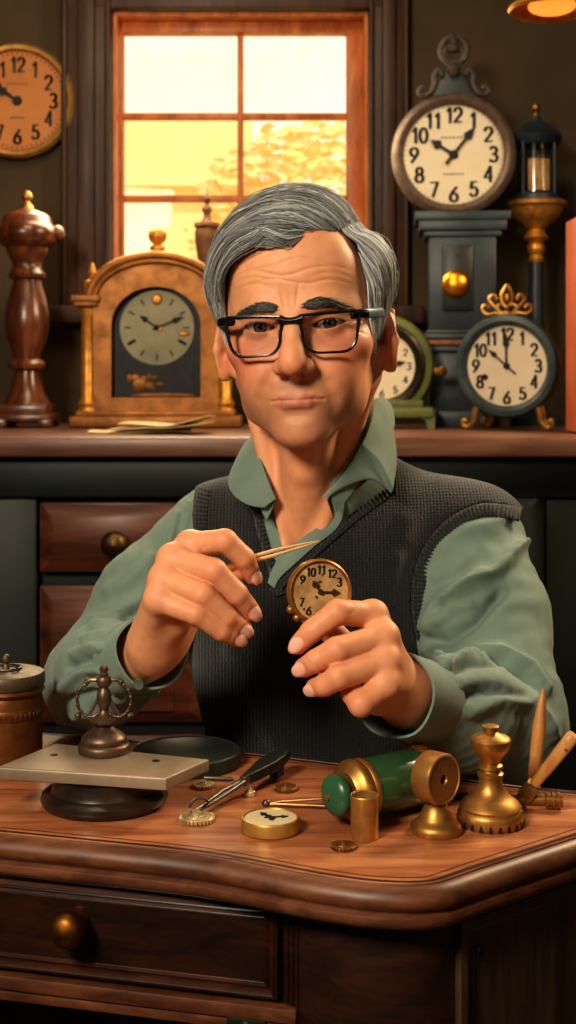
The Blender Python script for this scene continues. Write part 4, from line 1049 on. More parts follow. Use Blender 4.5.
# ================================================================== the man: head
H0=np.array((.0150,1.290,1.1525))
RH=np.array((Matrix.Rotation(math.radians(-7),3,'Z')@Matrix.Rotation(math.radians(-3.0),3,'Y')@Matrix.Rotation(math.radians(2),3,'X')))
def toL(p): return (p-H0.astype(F4))@RH.astype(F4)
def toW(p): return np.asarray(p)@RH.T+H0
EYEC=(.0318,-.0710,.000)
EARS=True
def sdf_head(p):
    q=toL(p); x=q[:,0]; ax=np.abs(x); a=np.stack([ax,q[:,1],q[:,2]],1)
    y,z=q[:,1],q[:,2]
    d=ell(q,(0,.012,.036),(.0745,.098,.084))
    d=smin(d,ell(q,(0,-.026,-.018),(.0640,.062,.086)),.03)
    d=smin(d,chain(a,[(.0535,.004,-.050),(.0415,-.028,-.0745),(.013,-.064,-.0935)],[.012,.012,.015],.014),.022)
    d=smin(d,ell(q,(0,-.0770,-.0950),(.0195,.0165,.0165)),.016)
    d=smin(d,ell(a,(.046,-.052,-.020),(.0205,.025,.017)),.018)          # cheekbone
    d=smin(d,ell(q,(0,-.064,-.066),(.034,.0300,.030)),.016)               # muzzle
    d=smin(d,ell(a,(.030,-.070,-.042),(.020,.018,.022)),.016)            # cheek
    d=smin(d,ell(a,(.034,-.050,-.056),(.020,.026,.026)),.016)
    d=smin(d,ell(q,(0,-.062,.056),(.048,.0260,.036)),.034)                # forehead
    d=smin(d,chain(a,[(.010,-.0850,.0150),(.027,-.0835,.0175),(.046,-.0610,.0140)],[.0080,.0080,.007],.012),.014)  # brow
    d=smax(d,-ell(a,(.0325,-.0960,-.002),(.0180,.0175,.0105)),.010)       # socket
    # nose
    n=chain(q,[(0,-.0840,.016),(0,-.0965,-.006),(0,-.1080,-.0265),(0,-.1110,-.0335)],[.0078,.0084,.0102,.0106],.006)
    n=smin(n,ell(q,(0,-.1115,-.0345),(.0108,.0092,.0086)),.006)
    n=smin(n,ell(a,(.0130,-.0985,-.0375),(.0070,.0100,.0074)),.008)
    n=smin(n,cap(a,(0,-.1060,-.0415),(.001,-.0960,-.0455),.0040),.005)
    d=smin(d,n,.0085)
    d=smax(d,-ell(a,(.0068,-.1055,-.0455),(.0042,.0058,.0040)),.003)
    d=smax(d,-chain(a,[(.0190,-.0985,-.0330),(.0205,-.0945,-.0400),(.0165,-.0930,-.0455)],[.0016]*3)-.0004,.005)
    # lids and opening
    e=np.array(EYEC,F4)
    lid=sph(a,e,.0147); d=smin(d,lid,.0045)
    u=(ax-e[0])
    yy=(z-e[2])-.0010*(u/.014)
    w=1-(np.abs(u+.0003)/.0152)**2.0
    hgt=np.where(yy>0,.0045,.0044)
    alm=np.abs(yy)-hgt*np.clip(w,-.5,1)
    alm=np.maximum(alm*.85,y+.066)
    d=smax(d,-alm,.0012)
    d=smax(d,-chain(a,[(.018,-.0880,.0045),(.026,-.0895,.0078),(.036,-.0880,.0080),(.047,-.0790,.0035)],[.0010]*4),.0035)   # lid crease
    d=smax(d,-chain(a,[(.017,-.0875,-.0070),(.026,-.0900,-.0125),(.037,-.0880,-.0135),(.047,-.0790,-.0100)],[.0010]*4),.006)  # eye bag
    # mouth
    L1=[(0,-.0925,-.0648),(.006,-.0928,-.0645),(.014,-.0905,-.0652),(.0225,-.0845,-.0672)]
    d=smin(d,chain(a,L1,[.0017,.0018,.0015,.0008],.003),.004)
    L2=[(0,-.0942,-.0712),(.010,-.0922,-.0708),(.0210,-.0855,-.0678)]
    d=smin(d,chain(a,L2,[.0036,.0032,.0013],.003),.005)
    d=smax(d,-chain(a,[(0,-.0988,-.0664),(.008,-.0976,-.0660),(.016,-.0930,-.0668),(.0240,-.0868,-.0684)],[.0010,.0010,.0010,.0013]),.0016)
    d=smax(d,-ell(q,(0,-.0985,-.0815),(.015,.0060,.0034)),.007)          # under lip
    d=smax(d,-cap(q,(0,-.1015,-.0500),(0,-.1005,-.0590),.0020),.005)
    d=smax(d,-chain(a,[(.0215,-.0950,-.0420),(.0290,-.0905,-.0540),(.0345,-.0850,-.0690),(.0355,-.080,-.0800)],[.0022,.0028,.0028,.0014]),.008)  # nasolabial
    d=smax(d,-cap(q,(0,-.106,-.104),(0,-.106,-.094),.0095),.006) if False else d
    # ears
    for sx in ((-1,1) if EARS else ()):
        c=np.array((sx*.0765,.014,-.0160),F4)
        r=np.array(Matrix.Rotation(sx*math.radians(36),3,'Z')@Matrix.Rotation(math.radians(-8),3,'X'),F4)
        l=(q-c)@r; l=l*np.array((sx,1,1),F4)
        body=ell(l,(.0035,.002,.0),(.0052,.0185,.0315))
        rim=[(.0055,-.010,.010),(.0085,-.006,.0245),(.0095,.006,.0295),(.0095,.0165,.0215),(.009,.0185,.006),(.0075,.0135,-.010),(.005,.006,-.021)]
        ear=smin(body,chain(l,rim,[.0028,.0032,.0034,.0034,.0032,.003,.0034],.002),.003)
        ear=smin(ear,ell(l,(.0035,-.001,-.0260),(.0045,.0075,.0085)),.004)
        ear=smin(ear,ell(l,(.004,-.0125,-.004),(.0045,.004,.006)),.003)
        ear=smax(ear,-ell(l,(.0095,-.002,-.006),(.0060,.0085,.0125)),.003)
        ear=smax(ear,-ell(l,(.0100,.006,.014),(.0045,.0065,.0095)),.003)
        d=smin(d,cap(q,(sx*.060,.006,-.002),(sx*.0725,.012,.000),.0085),.006)
        d=smin(d,cap(q,(sx*.058,.004,-.030),(sx*.0715,.009,-.030),.0085),.006)
        d=smin(d,cap(q,(sx*.054,.004,-.044),(sx*.0690,.008,-.040),.0080),.006)
        d=smin(d,ear,.005)
    return d
NB=np.array((.036,1.372,.960)); NT=toW((0,.026,-.045))
def skin_torso(p): return torso(p)+.0045
def torso(p):
    d=ell(p,(.052,1.385,.850),(.148,.094,.165))
    d=smin(d,ell(p,(.022,1.365,.72),(.088,.090,.26)),.06)
    d=smin(d,cap(p,(-.072,1.415,.932),(.028,1.405,.955),.046,.052),.045)
    d=smin(d,cap(p,(.028,1.405,.955),(.196,1.385,.930),.052,.050),.045)
    d=smin(d,cap(p,(.036,1.400,.975),(.036,1.395,.990),.052,.048),.05)
    return d
def sdf_neck(p):
    d=cap(p,NT,NB,.0530,.0540)
    q=toL(p); 
    jn=toW((0,-.012,-.085)); nt=(.012,1.305,.945)
    d=smin(d,cap(p,toW((0,-.020,-.100)),(.016,1.315,.962),.026,.022),.02)
    ad=.55*toW((0,-.030,-.100))+.45*np.array((.014,1.305,.962))
    d=smin(d,sph(p,(ad[0],ad[1]-.008,ad[2]),.006),.014)
    for e,s in ((toW((-.060,.020,-.055)),(-.002,1.298,.938)),(toW((.060,.020,-.055)),(.028,1.293,.938))):
        d=smin(d,cap(p,e,s,.010,.006),.012)
    st=skin_torso(p)
    d=smin(d,st,.016)
    for s,e in (((-.006,1.302,.935),(-.075,1.360,.955)),((.032,1.296,.935),(.110,1.345,.955))):
        d=smin(d,cap(p,s,e,.006),.012)
    B=np.maximum(np.maximum(-(cutcone(p,VOPEN)-.003),p[:,2]-1.004),-(st))
    d=np.where(p[:,1]<1.37,np.maximum(d,-B),d)
    return d
VOPEN=[(262,462),(275,498),(279,522),(285,547),(300,543),(318,531),(331,519),(324,499),(345,472),(366,430),(300,425),(262,430)]
def cutcone(p,P,front=True):
    px,py=toPx(p); return poly2(px,py,P)*p[:,1]/FPX
def sdf_upper(p):
    d=smin(sdf_head(p),sdf_neck(p),.014)
    q=toL(p)
    # fine wrinkles on the forehead, frown and crow's feet
    x,z=q[:,0],q[:,2]; w=np.zeros(len(p),F4)
    fr=(q[:,1]<-.03)
    for (zc,am,xw,wv) in [(.0405,.8,.034,.0030),(.0490,1.0,.040,.0040),(.0575,.8,.036,.0030),(.0655,.5,.03,.002)]:
        zc=zc+wv*np.cos(x*95+zc*200)-.10*x*x*20
        w+=am*np.exp(-((z-zc)/.0012)**2)*np.exp(-(np.abs(x)/xw)**4)
    for xc,s_ in ((-.0075,1),(.0065,1)):
        w+=1.1*np.exp(-((x-xc-.18*(z-.028)*np.sign(xc))/.0013)**2)*np.exp(-((z-.027)/.011)**4)
    for sx in (-1,1):
        for k,zz in enumerate((.007,.001,-.006)):
            w+=.7*np.exp(-((z-zz-(np.abs(x)-.052)*(.5-.5*k))/.0010)**2)*np.exp(-((sx*x-.0565)/.008)**4)
        for k in range(3):   # raised brow arcs
            w+=.7*np.exp(-((z-(.034+.0062*k)-.0055*np.cos((sx*x-.034)*75))/.0011)**2)*np.exp(-((sx*x-.036)/.016)**4)
        w+=.5*np.exp(-((z+.018+(np.abs(x)-.03)*.35)/.0012)**2)*np.exp(-((sx*x-.034)/.012)**4)
    d=d+np.where(fr,w*.00090,0)
    return np.maximum(d,.905-p[:,2])

# ================================================================== hands
def P3(L): return [np.array(U(a,b,c)) for a,b,c in L]
HANDS=[
 dict(wrist=(157,649,1.112),elbow=(-.190,1.310,.803),knee=(127,665,1.160),
  f=[([(190,545,1.086),(225,541,1.066),(244,558,1.072),(253,576,1.083)],[.0098,.0086,.0078,.0066],[(170,628,1.104)]),
     ([(172,559,1.074),(214,571,1.052),(237,594,1.058),(252,612,1.070)],[.0102,.0090,.0080,.0069],[(160,632,1.101)]),
     ([(163,579,1.063),(203,595,1.044),(227,617,1.051),(244,629,1.063)],[.0096,.0086,.0077,.0066],[(152,636,1.098)]),
     ([(158,600,1.056),(196,614,1.042),(221,631,1.050),(238,639,1.061)],[.0090,.0078,.0070,.0060],[(147,642,1.094)])],
  th=([(166,640,1.113),(196,606,1.120),(226,581,1.112),(248,566,1.099)],[.013,.0112,.0096,.0076]),
  heel=[(158,630,1.092),(176,622,1.084)]),
 dict(wrist=(408,698,1.108),elbow=(.198,1.240,.780),knee=(436,704,1.150),
  f=[([(373,615,1.090),(338,612,1.070),(312,631,1.070),(298,645,1.072)],[.0098,.0088,.0079,.0068],[(392,678,1.104)]),
     ([(384,637,1.077),(337,650,1.054),(316,661,1.058),(303,668,1.066)],[.0102,.0090,.0080,.0069],[(399,682,1.101)]),
     ([(386,661,1.066),(339,677,1.045),(325,685,1.050),(314,688,1.060)],[.0096,.0086,.0077,.0066],[(404,688,1.098)]),
     ([(386,684,1.058),(361,704,1.044),(352,694,1.057),(350,684,1.068)],[.0092,.0086,.0074,.0062],[(408,694,1.094)])],
  th=([(393,690,1.113),(366,662,1.124),(334,634,1.120),(309,616,1.113)],[.013,.0114,.0098,.0078]),
  heel=[(398,690,1.092),(376,700,1.086)])]
for L_ in HANDS[0]['f']:
    for q in (L_[0],L_[2]): q[:]=[(a,b,c+.042) for a,b,c in q]
HANDS[0]['th'][0][:]=[(a,b,c+.042) for a,b,c in HANDS[0]['th'][0]]; HANDS[0]['heel']=[(a,b,c+.042) for a,b,c in HANDS[0]['heel']]
HANDS[0]['wrist']=(157,649,1.152); HANDS[0]['knee']=(127,663,1.202)
for h in HANDS:
    h['W']=np.array(U(*h['wrist'])); h['K']=np.array(U(*h['knee'])); h['E']=np.array(h['elbow'])
    h['F']=[(P3(a),[q*g for q,g in zip(b,(1.10,1.17,1.15,1.13))],P3(c)) for a,b,c in h['f']]; h['T']=(P3(h['th'][0]),h['th'][1]); h['HL']=P3(h['heel'])
    h['nails']=[]
    for pts,r,_ in h['F'][:4]+[(h['T'][0],h['T'][1],0)]:
        t=pts[-1]-pts[-2]; t/=np.linalg.norm(t)
        mid=(pts[-1]+pts[-3])/2; up=pts[-2]-mid
        up=up/np.linalg.norm(up)*.6+np.array((.1,-1.0,.25)); up-=t*(up@t); up/=np.linalg.norm(up)
        h['nails'].append((pts[-1]-t*r[-1]*.05,t,up,np.cross(up,t),r[-1]))
def sdf_hand(p,h):
    W,E=h['W'],h['E']
    palm=None
    for pts,r,base in h['F']:
        c=cap(p,base[0],pts[0],.0125,r[0]*1.0); palm=c if palm is None else smin(palm,c,.012)
    ax=(W-E)/np.linalg.norm(W-E)
    K=h['K']; of=np.array((.0035,0,.0075))
    arm=smin(chain(p,[W+of,K+of,E],[.0165,.0195,.030],.01),chain(p,[W-of,K-of,E],[.0165,.0195,.030],.01),.016)
    arm=np.maximum(arm,-((p-(E+(W-E)*.25).astype(F4))@ax.astype(F4)))
    palm=smin(palm,arm,.024)
    palm=smin(palm,cap(p,h['HL'][0],h['HL'][1],.0125,.011),.014)
    T_,tr_=h['T']
    palm=smin(palm,cap(p,T_[0],T_[1],tr_[0]*1.15,tr_[1]),.014)
    out=None
    for pts,r,base in h['F']:
        f=chain(p,pts,r,.0022)
        g=smin(palm,f,.006)
        out=g if out is None else smin(out,g,.0022)
    f=chain(p,T_[1:],tr_[1:],.004); out=smin(out,smin(palm,f,.006),.0012)
    for pts,r,base in h['F']:   # knuckle pads and creases
        out=smin(out,sph(p,pts[0]+np.array((0,-.0012,.0006)),r[0]*.86),.008)
        for j in (1,2):
            t=pts[j+1]-pts[j-1]; t=t/np.linalg.norm(t)
            for o_ in (-.0022,.0004,.003):
                s=np.abs((p-(pts[j]+t*o_).astype(F4))@t.astype(F4))
                near=np.exp(-(np.linalg.norm(p-pts[j].astype(F4),axis=1)/(r[j]*1.15))**4)
                out=out+.00035*np.exp(-(s/.0007)**2)*near
    for c,t,up,b,r in h['nails']:
        q=p-c.astype(F4); u,v,w=q@t.astype(F4),q@b.astype(F4),q@up.astype(F4)
        nd=ell(np.stack([u,v,w],1),(.0002,0,r*.60),(r*1.12,r*.80,r*.47))
        rimd=ell(np.stack([u,v,w],1),(-.0015,0,r*.60),(r*1.22,r*.98,r*.52))
        out=smin(out,nd,.0006)
        nb=np.exp(-((np.sqrt((u/(r*1.02))**2+(v/(r*.82))**2)-1)/.12)**2)*(w>0)*(u<r*.7)
        out=out+nb*.0006
    return out

# ================================================================== build skin
person=thing('person','grey haired man in knitted vest seated behind the desk, holding a watch and tweezers','person',(.03,1.38,.50))
PL=np.array(person.location)
def raw(V,F,name):
    me=bpy.data.meshes.new(name); me.vertices.add(len(V)); me.vertices.foreach_set('co',V.astype(F4).ravel())
    k=F.shape[1]; me.loops.add(F.size); me.loops.foreach_set('vertex_index',F.astype(np.int32).ravel())
    me.polygons.add(len(F)); me.polygons.foreach_set('loop_start',np.arange(0,F.size,k,dtype=np.int32)); me.update(calc_edges=True)
    o=bpy.data.objects.new(name,me); COL.objects.link(o); return o
HS=globals().get('HEAD_STEP',.0011)
parts=[]
V,F=nets(sdf_upper,(-.135,1.13,.895),(.185,1.50,1.29),HS); V=relax(V,F,1); parts.append(raw(V,F,'u'))
for h in HANDS:
    pts=np.array([h['W'],h['E']]+[q for f in h['F'] for q in f[0]]+h['T'][0])
    lo=pts.min(0)-.05; hi=pts.max(0)+.05
    V,F=nets(lambda p:sdf_hand(p,h),lo,hi,.00115); V=relax(V,F,1); parts.append(raw(V,F,'h'))
def sdf_inner(p):
    d=np.maximum(torso(p)+.012,.50-p[:,2])
    d=smin(d,cap(p,(-.075,1.41,.925),HANDS[0]['E'],.036,.032),.01)
    d=smin(d,cap(p,HANDS[0]['E'],HANDS[0]['E']+(HANDS[0]['W']-HANDS[0]['E'])*.45,.031,.026),.01)
    d=smin(d,cap(p,(.175,1.385,.92),HANDS[1]['E'],.040,.034),.01)
    d=smin(d,cap(p,HANDS[1]['E'],HANDS[1]['E']+(HANDS[1]['W']-HANDS[1]['E'])*.45,.033,.028),.01)
    return d
V,F=nets(sdf_inner,(-.26,1.15,.48),(.32,1.52,1.04),.005,margin=2.2); parts.append(raw(V,F,'t'))
base=parts[0]
for o in parts[1:]:
    md=base.modifiers.new('u','BOOLEAN'); md.operation='UNION'; md.object=o
    try: md.solver='MANIFOLD'
    except Exception: md.solver='EXACT'
dg=bpy.context.evaluated_depsgraph_get(); ev=base.evaluated_get(dg); me=bpy.data.meshes.new_from_object(ev)
for o in parts: 
    m_=o.data; bpy.data.objects.remove(o); bpy.data.meshes.remove(m_)
nv=len(me.vertices); co=np.empty(nv*3,F4); me.vertices.foreach_get('co',co); co=co.reshape(-1,3)
# skin tint
def gauss(a,c,s): return np.exp(-np.sum(((a-np.array(c,F4))/np.array(s,F4))**2,axis=1))
def skin_tint(p):
    q=toL(p); a=q.copy(); a[:,0]=np.abs(a[:,0])
    B=np.array(rgb(228,163,122)[:3]); c=np.tile(B,(len(p),1))
    def mixc(c,w,t): w=np.clip(w,0,1)[:,None]; return c*(1-w)+np.array(rgb(*t)[:3])*w
    c=mixc(c,.30*(fbm(p,160,3)+.3),(206,138,100))
    head=q[:,2]>-.14
    c=mixc(c,.75*gauss(a,(.043,-.066,-.030),(.024,.03,.020)),(214,106,78))
    c=mixc(c,.55*gauss(q,(0,-.112,-.036),(.013,.014,.011)),(216,116,84))
    c=mixc(c,.55*gauss(a,(.030,-.078,-.012),(.017,.02,.008)),(176,112,92))
    c=mixc(c,.55*gauss(a,(.034,-.078,.009),(.016,.02,.005)),(168,104,82))
    # beard shadow
    sh=gauss(a,(.022,-.08,-.080),(.034,.045,.026))*(1-.8*gauss(q,(0,-.1,-.067),(.024,.03,.0055)))
    sp=.75+.25*fbm(p,2600,9)
    c=mixc(c,.66*sh*sp,(142,104,84))
    c=mixc(c,.72*gauss(q,(0,-.098,-.0545),(.022,.02,.0065))*sp,(104,76,62))  # upper lip stubble, deepened with painted shading under the nose
    # lips
    lp=np.maximum(gauss(a,(.008,-.093,-.0645),(.012,.014,.0019)),gauss(a,(.006,-.093,-.0708),(.012,.014,.0036)))*(a[:,0]<.025)
    c=mixc(c,.75*np.clip(lp*1.3,0,1),(182,98,80))
    c=mixc(c,.8*gauss(a,(.008,-.095,-.0665),(.015,.012,.0009)),(96,42,36))  # crease between the lips, its shade put into the colour
    c=mixc(c,.5*gauss(a,(.078,.012,-.015),(.010,.03,.04))*(head),(214,112,80))
    lid=np.abs(np.linalg.norm(a-np.array(EYEC,F4),axis=1)-.0138); 
    c=mixc(c,.6*np.exp(-(lid/.0012)**2)*gauss(a,(.0318,-.085,0),(.015,.01,.0065)),(150,84,70))
    # hands
    for h in HANDS:
        for pts,r,_ in h['F']:
            for j,am in ((0,.35),(1,.55),(2,.40)):
                c=mixc(c,am*np.exp(-(np.linalg.norm(p-pts[j].astype(F4),axis=1)/(r[j]*1.05))**2),(218,120,86))
            c=mixc(c,.6*np.exp(-(np.linalg.norm(p-pts[3].astype(F4),axis=1)/(r[3]*1.5))**2),(222,124,96))
        for n_,t,up,b,r in h['nails']:
            d=p-n_.astype(F4); u,v,w=d@t.astype(F4),d@b.astype(F4),d@up.astype(F4)
            m=np.clip((1-np.sqrt((u/(r*1.0))**2+(v/(r*.80))**2))*8,0,1)*(w>r*.25)*(w<r*1.5)
            c=mixc(c,.9*m,(240,186,168))
    return c.astype(F4)
def m_tint(name,rough,spec=.5,sub=0.0,bs=0.0,nscale=900,sheen=0):
    m,nt,b=nmat(name)
    at=nt.nodes.new('ShaderNodeAttribute'); at.attribute_name='tint'
    nt.links.new(at.outputs['Color'],b.inputs['Base Color']); setp(b,Roughness=rough,Specular_IOR_Level=spec)
    if sub: setp(b,Subsurface_Weight=sub,Subsurface_Radius=(.010,.0035,.0018),Subsurface_Scale=1.0)
    if bs:
        n=noise(nt,coords(nt),nscale,5,.7); bump(nt,b,n.outputs[0],bs,.0006)
    return m
SKIN=m_tint('skin',.50,.38,.15,.35,620)
a=me.attributes.new('tint','FLOAT_COLOR','POINT'); cc=np.ones((nv,4),F4); cc[:,:3]=skin_tint(co); a.data.foreach_set('color',cc.ravel())
me.vertices.foreach_set('co',(co-PL.astype(F4)).ravel()); me.name='body'
me.polygons.foreach_set('use_smooth',np.ones(len(me.polygons),bool))
me.materials.clear(); me.materials.append(SKIN)
body=bpy.data.objects.new('body',me); COL.objects.link(body); body.parent=person
# eyes
EYEM=m_tint('eye',.08,.6); setp(EYEM.node_tree.nodes['Principled BSDF'],Coat_Weight=1.0,Coat_Roughness=.02)
for sx in (-1,1):
    nr,ns=44,48; r=.0129; V=[];Cc=[]
    gz=np.array((.02,-1,.0)); gz=gz/np.linalg.norm(gz)      # gaze, head space
    gz=RH.T@np.array((-.012,-1.0,-.02)); gz/=np.linalg.norm(gz)
    bx=np.cross((0,0,1),gz); bx/=np.linalg.norm(bx); bz=np.cross(gz,bx)
    for i in range(nr+1):
        th=PI*(i/nr)**1.35
        for k in range(ns):
            f=2*PI*k/ns; rr=r*math.sin(th)
            bul=.0007*math.exp(-(rr/.0048)**4) if th<1.2 else 0
            V.append(np.array((sx*EYEC[0],EYEC[1],EYEC[2]))+gz*(r*math.cos(th)+bul)+bx*rr*math.cos(f)+bz*rr*math.sin(f))
            if th>1.2 or rr>.0064: c=np.array(rgb(196,176,160)[:3])*(1-.3*min(1,rr/.0129))
            elif rr<.0023: c=np.array(rgb(12,10,10)[:3])
            else:
                st=.5+.5*math.sin(f*23+3*math.sin(f*5)); t=(rr-.0023)/.0036
                c=np.array(rgb(84,78,70)[:3])*(.65+.5*st*(1-t))
                if rr>.0052: c=c*.35+np.array(rgb(30,28,28)[:3])*.4
            Cc.append(c)
    Fq=[[i*ns+k,i*ns+(k+1)%ns,(i+1)*ns+(k+1)%ns,(i+1)*ns+k] for i in range(nr) for k in range(ns)]
    V=toW(np.array(V))-PL
    np_obj('eye',V,np.array(Fq),EYEM,body,np.array(Cc))
# ================================================================== hair
HC=np.array((0,.012,.036)); HR3=np.array((.0745,.098,.084))
def lerp(x,xs,ys): return np.interp(x,xs,ys)
PH=[-130,-100,-80,-60,-35,0,30,48,60,80,100,130]
YF=[-.024,-.032,-.042,-.056,-.0675,-.0755,-.066,-.054,-.050,-.046,-.038,-.018]      # front hairline y by angle
def thick(ph,y):
    t=lerp(ph,[-125,-105,-85,-60,-30,0,20,36,46,52,60,80,100,125],[.006,.0125,.0175,.0175,.0165,.0175,.0215,.021,.013,.008,.0155,.0165,.0120,.004])
    return t*lerp(y,[-.075,-.06,-.03,.03,.09,.115],[.92,1.02,1.0,.9,.7,.5])
def hsurf(ph,y,lift):
    """point on the hair volume: ph degrees from the crown (right positive), y depth, lift 0..1"""
    ph=np.asarray(ph,float); y=np.asarray(y,float)
    s=np.sqrt(np.clip(1-((y-HC[1])/HR3[1])**2,.02,1))
    ap=np.abs(ph); a=np.radians(np.minimum(ap,90))
    r=1.0
    x=HR3[0]*s*np.sin(a); z=HC[2]+HR3[2]*s*np.cos(a)
    nx=np.sin(a)/HR3[0]; nz=np.cos(a)/HR3[2]; ny=(y-HC[1])/HR3[1]**2
    low=np.maximum(ap-90,0); z=z-HR3[2]*np.radians(low)*1.0
    x=x-.00013*low
    n=np.stack([nx*np.sign(ph+1e-9),ny*.8,nz],-1); n/=np.linalg.norm(n,axis=-1,keepdims=True)
    P=np.stack([x*np.sign(ph+1e-9),y,z],-1)
    return P+n*(thick(ph,y)*lift)[...,None]+n*.0012
EARS=False
def pushout(P,mn):
    sh=P.shape; Q=P.reshape(-1,3).copy(); mn=np.broadcast_to(mn,sh[:-1]).reshape(-1)
    for _ in range(2):
        Wp=toW(Q).astype(F4); d=sdf_head(Wp); need=np.clip(mn+.0010-d,0,.03)
        c=Q-np.array((0,.01,.02)); c/=np.linalg.norm(c,axis=1,keepdims=True); Q+=c*need[:,None]
    return Q.reshape(sh)
rng=np.random.RandomState(11)
K=16
def strands(ph0,y0,ph1,dy,lift0,lift1,n,wave,clump=40,wid=.00060,spread=(7,.007),tone=(0,0)):
    """n strands in clumps between start and end ranges; arrays give (lo,hi)"""
    t=np.linspace(0,1,K)
    cid=rng.randint(0,clump,n)
    cu=rng.uniform(0,1,clump); cv=rng.uniform(0,1,clump); cw=rng.uniform(-1,1,(clump,4))
    u=cu[cid]+rng.normal(0,.035,n); v=cv[cid]+rng.normal(0,.03,n)
    a0=ph0[0]+(ph0[1]-ph0[0])*u; b0=y0[0]+(y0[1]-y0[0])*v
    b0=np.maximum(b0,lerp(a0,PH,YF)+rng.uniform(0,.004,n))
    a1=ph1[0]+(ph1[1]-ph1[0])*u+cw[cid,0]*spread[0]+rng.normal(0,2.5,n)
    b1=b0+dy[0]+(dy[1]-dy[0])*v+cw[cid,1]*spread[1]+rng.normal(0,.0015,n)
    depth=rng.uniform(.55,1.0,n)**.6*(1+.17*cw[cid,2])
    e=t[None]**1.0
    A=a0[:,None]+(a1-a0)[:,None]*e
    sw=wave*np.sin(PI*(t[None]*1.15+.15*cw[cid,3][:,None]))
    Bq=b0[:,None]+(b1-b0)[:,None]*e**1.3 - sw*(1-t[None]*.4)
    lf=lift0+(lift1-lift0)*np.minimum(1,t*2.6)
    Lf=lf[None]*depth[:,None]+.07*np.sin(t[None]*7+6*cw[cid,0][:,None])*t[None]
    P=hsurf(A,Bq,Lf)
    P=pushout(P,Lf*thick(A,Bq)*.55)
    P+= (rng.normal(0,.00035,(n,1,3))+rng.normal(0,.00012,(n,K,3)))
    w=wid*rng.uniform(.7,1.3,n)[:,None]*np.interp(t,[0,.12,.7,1],[.6,1,.9,.15])[None]
    side=np.clip((np.abs(A.mean(1))-45)/45,0,1)
    base=.13+.22*rng.beta(1.3,2.2,n)+.11*cw[cid,2]*.6+side*.16*tone[1]+tone[0]
    wh=rng.uniform(0,1,n)<(.16+.28*side); base=np.where(wh,base+.34,base)
    base=np.clip(base,.025,.75)
    C=np.stack([base*.97,base*1.0,base*1.0],-1)
    return P,w,C
SG=[]
# long top swept from the side parting over to the left
SG.append(strands((47,36),(-.056,.100),(-92,-104),(.016,.012),.40,1.0,2200,.004,130))
SG.append(strands((44,-55),(-.076,-.050),(-84,-110),(.030,.040),.06,.95,1900,.014,90))
SG.append(strands((36,-62),(-.060,.095),(-88,-112),(.022,.012),.35,1.0,1500,.005,110))
# front quiff layer, lifted
SG.append(strands((47,6),(-.076,-.045),(-74,-100),(.014,.03),.0,1.12,900,.017,50))
# left side down over the temple
SG.append(strands((-40,-80),(-.060,.095),(-110,-124),(.026,.012),.3,.85,1500,.004,90,tone=(.02,.7)))
SG.append(strands((-70,-92),(-.056,-.018),(-118,-130),(.012,.006),.15,.42,520,.001,26,tone=(.06,1.0)))
# right side from the parting, down and back
SG.append(strands((46,54),(-.056,.100),(104,116),(.036,.016),.40,1.0,2000,.002,110,tone=(.0,.7)))
SG.append(strands((58,84),(-.052,.095),(110,124),(.028,.012),.4,1.0,1500,.002,90,tone=(.04,.9)))
SG.append(strands((68,92),(-.052,-.014),(116,130),(.010,.006),.15,.42,520,.001,26,tone=(.10,1.0)))
def strand_mesh(groups,name,mat,parent,world=True):
    Vs=[];Fs=[];Cs=[];o=0
    for P,w,C in groups:
        n,k=P.shape[:2]
        if world: P=toW(P.reshape(-1,3)).reshape(n,k,3)
        Tn=np.gradient(P,axis=1); Tn/=np.maximum(np.linalg.norm(Tn,axis=2,keepdims=True),1e-9)
        ref=np.broadcast_to(np.array((.3,-.8,.5)),P.shape)
        b=np.cross(Tn,ref); b/=np.maximum(np.linalg.norm(b,axis=2,keepdims=True),1e-9); c=np.cross(Tn,b)
        V=np.stack([P+(b*math.cos(f)+c*math.sin(f))*w[...,None] for f in (0,2.094,4.189)],2)
        Vs.append(V.reshape(-1,3)); Cs.append(np.repeat(C,k*3,axis=0))
        i=np.arange(n)[:,None,None]*(k*3)+np.arange(k-1)[None,:,None]*3+np.arange(3)[None,None]
        j=np.arange(n)[:,None,None]*(k*3)+np.arange(k-1)[None,:,None]*3+(np.arange(3)[None,None]+1)%3
        Fs.append(np.stack([i,j,j+3,i+3],-1).reshape(-1,4)+o); o+=n*k*3
    return np_obj(name,np.concatenate(Vs)-PL,np.concatenate(Fs),mat,parent,np.concatenate(Cs))
# a few loose flyaway hairs
P_,w_,C_=strands((40,-80),(-.06,.08),(-80,-112),(.02,.03),.5,1.18,70,.012,60,wid=.00032,spread=(14,.012)); SG.append((P_,w_,C_))
P_,w_,C_=strands((52,84),(-.04,.08),(96,120),(.03,.02),.5,1.25,50,.004,40,wid=.00032,spread=(12,.01)); SG.append((P_,w_,C_))
HAIRM=m_tint('grey hair',.42,.35)
